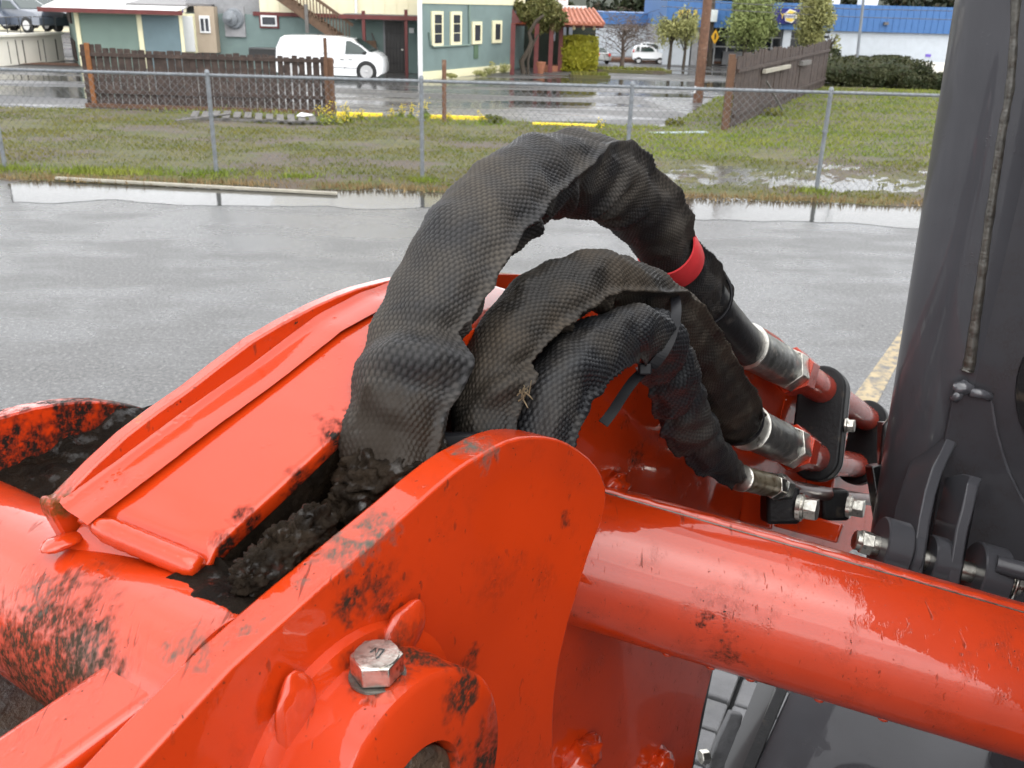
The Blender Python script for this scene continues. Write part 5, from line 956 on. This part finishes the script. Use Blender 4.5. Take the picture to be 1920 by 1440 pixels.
strap([pt(1205, 640, .93), pt(1222, 565, .95), pt(1246, 540, .87), pt(1262, 548, .815), pt(1268, 585, .775), pt(1258, 632, .755), pt(1236, 672, .752), pt(1208, 696, .765), pt(1200, 690, .82)], RT, .0042, .0008).build('loop', M['tie'], tie)
strap([pt(1216, 690, .762), pt(1190, 712, .755), pt(1168, 742, .748), pt(1150, 770, .742), pt(1131, 795, .738)], RT, .0042, .0008).build('tail', M['tie'], tie)
b = MB(); b.box(pt(1209, 692, .756), (.011, .010, .008), (RT, UP, FW)); b.build('head', M['tie'], tie, bevel=.0015)
b = MB(); c = pt(982, 738, .592)
for k in range(14):
    p0 = c + RT * random.gauss(0, .002) + UP * random.gauss(-.001, .003) + FW * random.uniform(-.002, .003); d = RT * random.gauss(.003, .004) + UP * random.gauss(.004, .006) - FW * random.uniform(0, .003); b.tube([p0, p0 + d * .5 + RT * random.gauss(0, .0012), p0 + d], [.0006, .0005, .0003], 4)
tag(b.build('straw_wisp', M['straw']), 'wisp of dry straw caught on the muddy middle hose', 'straw')
b = MB(); b.box(pt(868, 826, .575), (.035, .02, .010), (RT, FW, UP)); tag(b.build('black_strap', M['tie'], bevel=.002), 'short black strap between the foot of the hoses and near plate', 'strap')

# ------------------------------------------------------------------ pipes and clamps
def pipe(name, label, P, r_, mat=M['redpipe']):
    b = MB(); b.tube([Vector(q) for q in catmull([tuple(p) for p in P], 8)], r_, 28); return tag(b.build(name, mat, smooth=60), label, 'pipe')
u0, u1, u2, u3 = FA.lerp(FB, .8), pt(1544, 731, 1.46), pt(1627, 787, 1.80), pt(1665, 812, 2.0)
l0, l1, l2, l3 = GA.lerp(GB, .8), pt(1530, 858, 1.44), pt(1606, 873, 1.78), pt(1650, 882, 2.0)
pipe('steel_pipe', 'upper orange steel pipe leaving the largest hose fitting', [u0, u1, u2, u3], .0235)
pipe('steel_pipe', 'lower orange steel pipe running through both black clamps', [l0, l1, l2, l3], .0235)
pipe('steel_pipe', 'thin dark red pipe from the small muddy fitting', [pt(1462, 912, 1.25), pt(1500, 918, 1.34), pt(1562, 928, 1.55), pt(1640, 938, 1.85)], .0115, simple('dull red pipe', (.13, .035, .025), .35, 0, .3, 30, coat=.7))
def clamp(label, ca, cb, pd, r_, th, bolt_at):
    t = thing('pipe_clamp', cb, label, 'pipe clamp', 'black clamps on the steel pipes'); pd = pd.normalized(); d = (ca - cb); e = (d - pd * d.dot(pd)).normalized(); f_ = pd.cross(e); P = []
    for k in range(17): a = math.pi * k / 16; P.append(ca + f_ * (r_ * math.cos(a)) + e * (r_ * math.sin(a)))
    for k in range(17): a = math.pi + math.pi * k / 16; P.append(cb + f_ * (r_ * math.cos(a)) + e * (r_ * math.sin(a)))
    b = MB(); b.prism([p - pd * th / 2 for p in P], pd * th); body = b.build('clamp_body', M['black'], t, bevel=.004, seg=3)
    b = MB(); b.prism([p + pd * (th / 2 + .001) for p in P], pd * .008); b.build('clamp_cover', M['blackmetal'], t, bevel=.002)
    sd2 = f_ if f_.dot(RT) > 0 else -f_; m = ca.lerp(cb, .5) + sd2 * (r_ + .001); b = MB(); b.lathe(m, sd2, [(0, .013), (.004, .013), (.004, .0105), (.014, .0105)], 6); b.build('bolt', M['silver'], t, bevel=.001)
    return t
pd_ = (u2 - u1).normalized()
clamp('nearer black pipe clamp next to the hose fittings', u1, l1, pd_, .037, .03, 0); clamp('farther black pipe clamp close to the grey column', u2, l2, pd_, .037, .03, 0)
def bracket(poly, w0, w1, label):
    b = MB(); b.prism([pl(x, y, w0) for x, y in poly], NN * (w1)); return tag(b.build('clamp_bracket', M['far'], bevel=.002), label, 'bracket')
def small_clamp(label, x, y, d, s_):
    t = thing('small_clamp', pt(x, y, d), label, 'pipe clamp'); b = MB(); b.box(pt(x, y, d), (.045 * s_, .04, .05 * s_), (RT, FW, UP)); b.build('clamp_block', M['black'], t, bevel=.005)
    a = (RT * .9 - FW * .5 - UP * .1).normalized(); c = pt(x, y, d) + a * .024 * s_; b = MB(); b.lathe(c, a, [(0, .019 * s_), (.006 * s_, .019 * s_), (.006 * s_, .015 * s_), (.009 * s_, .015 * s_)], 30); b.build('washer', M['silver'], t, 40)
    b = MB(); b.lathe(c + a * .009 * s_, a, [(0, .0155 * s_), (.017 * s_, .0155 * s_)], 6); b.build('bolt', M['silver'], t, bevel=.001)
small_clamp('small black clamp under the muddy fitting with bright bolt', 1462, 945, 1.26, 1.0); small_clamp('small black clamp on the thin pipe near the grey column', 1560, 945, 1.52, 1.0)
br = thing('pipe_bracket', pt(1500, 960, 1.5), 'orange bracket plates carrying the pipe clamps on the far plate', 'bracket')
for (x0_, y0_, x1_, y1_, d0, w_) in [(1448, 742, 1436, 800, 1.46, .045), (1425, 925, 1418, 985, 1.36, .05), (1540, 890, 1522, 1000, 1.62, .05), (1576, 760, 1560, 850, 1.66, .04), (1512, 965, 1500, 1000, 1.5, .12)]:
    a, c = pt(x0_, y0_, d0), pt(x1_, y1_, d0); b = MB(); u = (c - a).normalized(); b.box((a + c) / 2, ((c - a).length, .014, w_), (u, (NN.cross(u)).normalized(), NN)); b.build('bracket_plate', M['far'], br, bevel=.003)
for (x, y, d) in [(1563, 822, 1.6), (1538, 938, 1.55)]: b = MB(); b.lathe(pt(x, y, d), (RT - FW * .4).normalized(), [(0, .012), (.016, .012)], 6); b.build('bolt', M['redpipe'], br, bevel=.001)

# ------------------------------------------------------------------ dark grey column and pivot
gc = thing('grey_column', pt(1740, 1150, 1.42), 'dark grey painted steel column with web plate at the picture edge', 'machine column')
PB = pt(1732, 1000, 1.42); PTp = at(1916, 0, PB.y + .0); dcol = (PTp - PB); CRD = .075
b = MB(); b.lathe(PB - dcol * .35, dcol, [(0, CRD), (dcol.length * 1.75, CRD)], 72); b.build('column_tube', M['grey'], gc, 40)
wn2 = Vector((.30, 1, 0)).normalized(); wp0 = at(1845, 480, PB.y - .068)
def onw(x, y, o_=0.0): return onplane(x, y, wp0 - wn2 * o_, wn2)
b = MB(); b.prism([onw(*q) for q in [(1910, -80), (1895, 150), (1870, 300), (1845, 480), (1815, 690), (1792, 900), (1778, 1200), (2150, 1300), (2150, -80)]], wn2 * .012); web = b.build('web_plate', M['greymatte'], gc)
wl_ = [(1908, -40), (1895, 150), (1880, 240), (1868, 320), (1852, 430), (1840, 520), (1829, 600), (1818, 680), (1814, 695)]
P = [onw(x, y, .002) for x, y in wl_]; P = [Vector(q) for q in catmull([tuple(p) for p in P], 14)]
b = MB(); b.tube(P, [(.0058 + .0028 * max(0, (i - 60) / 60) + .0012 * mnoise.noise(Vector((i * .22, 0, 0)))) for i in range(len(P))], 12); b.build('weld_bead', M['weld'], gc, 180, label='rough brownish weld bead down the column')
gus = [(1786, 752), (1800, 738), (1850, 738), (1862, 765), (1867, 800), (1875, 835), (1885, 868), (1898, 900), (1922, 945), (1960, 1000), (2000, 1040), (2000, 1180), (1740, 1180), (1752, 960), (1766, 850)]
b = MB(); b.prism([onw(x, y, .012) for x, y in gus], wn2 * .011); b.build('gusset', M['greymatte'], gc, bevel=.001)
P = [onw(x, y, .010) for x, y in [(1852, 742), (1860, 760), (1866, 800), (1875, 835), (1885, 868), (1898, 900), (1922, 945), (1960, 1000)]]; b = MB(); b.tube([Vector(q) for q in catmull([tuple(p) for p in P], 8)], .0024, 8); b.build('gusset_weld', M['greyweld'], gc, 180)
b = MB(); b.blob(onw(1806, 727, .012), (.014, .010, .010), (RT, FW, UP), 18, .3, 2, 2); b.tube([onw(1788, 738, .014), onw(1800, 745, .014)], .009, 10); b.tube([onw(1818, 735, .014), onw(1840, 738, .012), onw(1858, 745, .010)], .0065, 10); b.build('weld_blob', M['greyweld'], gc, 180)
P = [onw(1960 + 55 * math.cos(a), 740 + 100 * math.sin(a), .004) for a in np.linspace(0, 6.2, 30)]; b = MB(); b.prism(P, wn2 * .004); b.build('rubber_pad', M['black'], gc)
b = MB(); b.box((1.15, .36, 2.45), (.70, 1.7, 1.9)); b.build('unseen_shade_box', M['greymatte'], gc, bevel=.03)  # unseen box added right of the camera to shade plates and darken reflections
# pivot
pv0 = pt(1745, 1052, 1.20); AXP = AX
def q_(k): return pv0 + AXP * k
pv = thing('pivot_joint', q_(0), 'grey clevis pivot with two upright ears and silver pin behind the boom tube', 'pivot joint')
def cyl_part(name, k0, k1, r_, mat, bev=.002, parent=None): b = MB(); b.lathe(q_(k0), AXP, [(0, r_ - bev), (bev, r_), (k1 - k0 - bev, r_), (k1 - k0, r_ - bev)], 48); return b.build(name, mat, parent or pv, 40)
cyl_part('bushing', -.069, -.036, .040, M['grey']); cyl_part('spacer', -.034, -.022, .037, M['grey']); cyl_part('roller', -.006, .027, .034, M['grey']); cyl_part('bushing', .052, .088, .042, M['grey']); 0
pn = cyl_part('pin', -.100, .115, .013, M['silver'], .002); b = MB(); b.lathe(q_(-.092), AXP, [(0, .016), (.015, .016)], 6); b.build('nut', M['silver'], pn, bevel=.001)
b = MB(); cc_ = q_(.105); b.tube([cc_ + perp * (.024 * math.cos(a)) + back * (.012 * math.sin(a)) for a in np.linspace(0, 6.28, 24)], .003, 8); b.build('ring_clip', M['silver'], pn, 60)
bk = back.normalized()
for pts, k0 in [([(1790, 745, 1.29), (1786, 775, 1.285), (1773, 823, 1.27), (1748, 877, 1.24), (1734, 920, 1.21), (1722, 970, 1.185), (1710, 1050, 1.17), (1700, 1120, 1.17)], 0), ([(1822, 892, 1.20), (1812, 905, 1.185), (1804, 950, 1.175), (1793, 990, 1.17), (1780, 1070, 1.165), (1770, 1140, 1.165)], 1)]:
    FE = [pt(*q) for q in pts]; BE = [p + bk * (.075 if k0 else .09) - perp * .0 for p in reversed(FE)]; BE[-1] = FE[0] + bk * .03; b = MB(); b.prism(FE + BE, AXP * .015); b.build('ear', M['grey'], pv, bevel=.0025, seg=3)
b = MB(); P = [pt(1868, 1058, 1.16), pt(1960, 1082, 1.14)]; b.tube(P, .012, 10); b.build('crossbar', M['grey'], pv, 40)
# black channel beside the column
b = MB(); b.tube([pt(1676, 786, 1.44), pt(1663, 800, 1.44), pt(1659, 840, 1.44), pt(1655, 880, 1.44)], .008, 10); b.box(pt(1664, 850, 1.46), (.022, .03, .10), (RT, FW, UP)); b.box(pt(1652, 955, 1.44), (.02, .03, .14), ((RT + UP * .15).normalized(), FW, (UP - RT * .15).normalized()))
tag(b.build('black_channel', M['blackmetal'], bevel=.002), 'black steel channel between the farther clamp and grey column', 'bracket')

# ------------------------------------------------------------------ lower deck and crawler track seen under the boom tube
zd = pt(1700, 1400, 1.55).z
dk = thing('machine_deck', gp(1700, 1420, zd), 'glossy dark grey deck panel below the boom tube', 'machine deck')
b = MB(); b.prism([gp(x, y, zd) for x, y in [(1480, 1296), (1412, 1445), (1380, 1680), (1380, 3200), (2600, 3200), (2600, 1700), (2200, 1250), (1700, 1200)]], (0, 0, -.9)); b.build('panel', M['grey'], dk, bevel=.003)  # deck carried deep and out of view to block light from the ground
b = MB(); b.tube([gp(1470, 1285, zd + .004), gp(1400, 1450, zd + .004), gp(1380, 1600, zd + .004)], .012, 4); b.build('edge_strip', M['black'], dk)
b = MB(); b.tube([gp(1440, 1280, zd - .02), gp(1375, 1450, zd - .02), gp(1340, 1600, zd - .02)], .022, 4); b.build('edge_rail', M['blackmetal'], dk)
tk = thing('crawler_track', gp(1370, 1350, .35), 'dusty grey crawler track pads on the ground below the bracket', 'crawler track')
ctr = gp(1365, 1345, .45); tu = Vector((.42, .9, 0)).normalized(); tvv = Vector((tu.y, -tu.x, 0))
b = MB(); b.box(ctr - Vector((0, 0, .2)), (3.2, .5, .38), (tu, tvv, Vector((0, 0, 1)))); b.build('track_belt', M['black'], tk, bevel=.03)
for i in range(18):
    for j in range(2): b = MB(); b.box(ctr + tu * (-1.5 + i * .18) + tvv * (-.13 + .26 * j) + Vector((0, 0, .02 + .006 * ((i + j) % 2))), (.16, .24, .05), (tu, tvv, Vector((0, 0, 1)))); b.build('track_pad', M['track'], tk, bevel=.008)
lb = thing('grey_tab', pt(1360, 1400, 1.7), 'dull grey tab plate with small bolt below the boom tube', 'bracket')
b = MB(); b.prism([pt(x, y, 1.7) for x, y in [(1370, 1336), (1394, 1342), (1385, 1380), (1366, 1450), (1325, 1450), (1345, 1390)]], FW * .02); b.build('tab', M['track'], lb, bevel=.003)
b = MB(); b.lathe(pt(1328, 1418, 1.69), (-RT - FW * .3).normalized(), [(0, .013), (.016, .013)], 6); b.build('bolt', M['silver'], lb, bevel=.001)
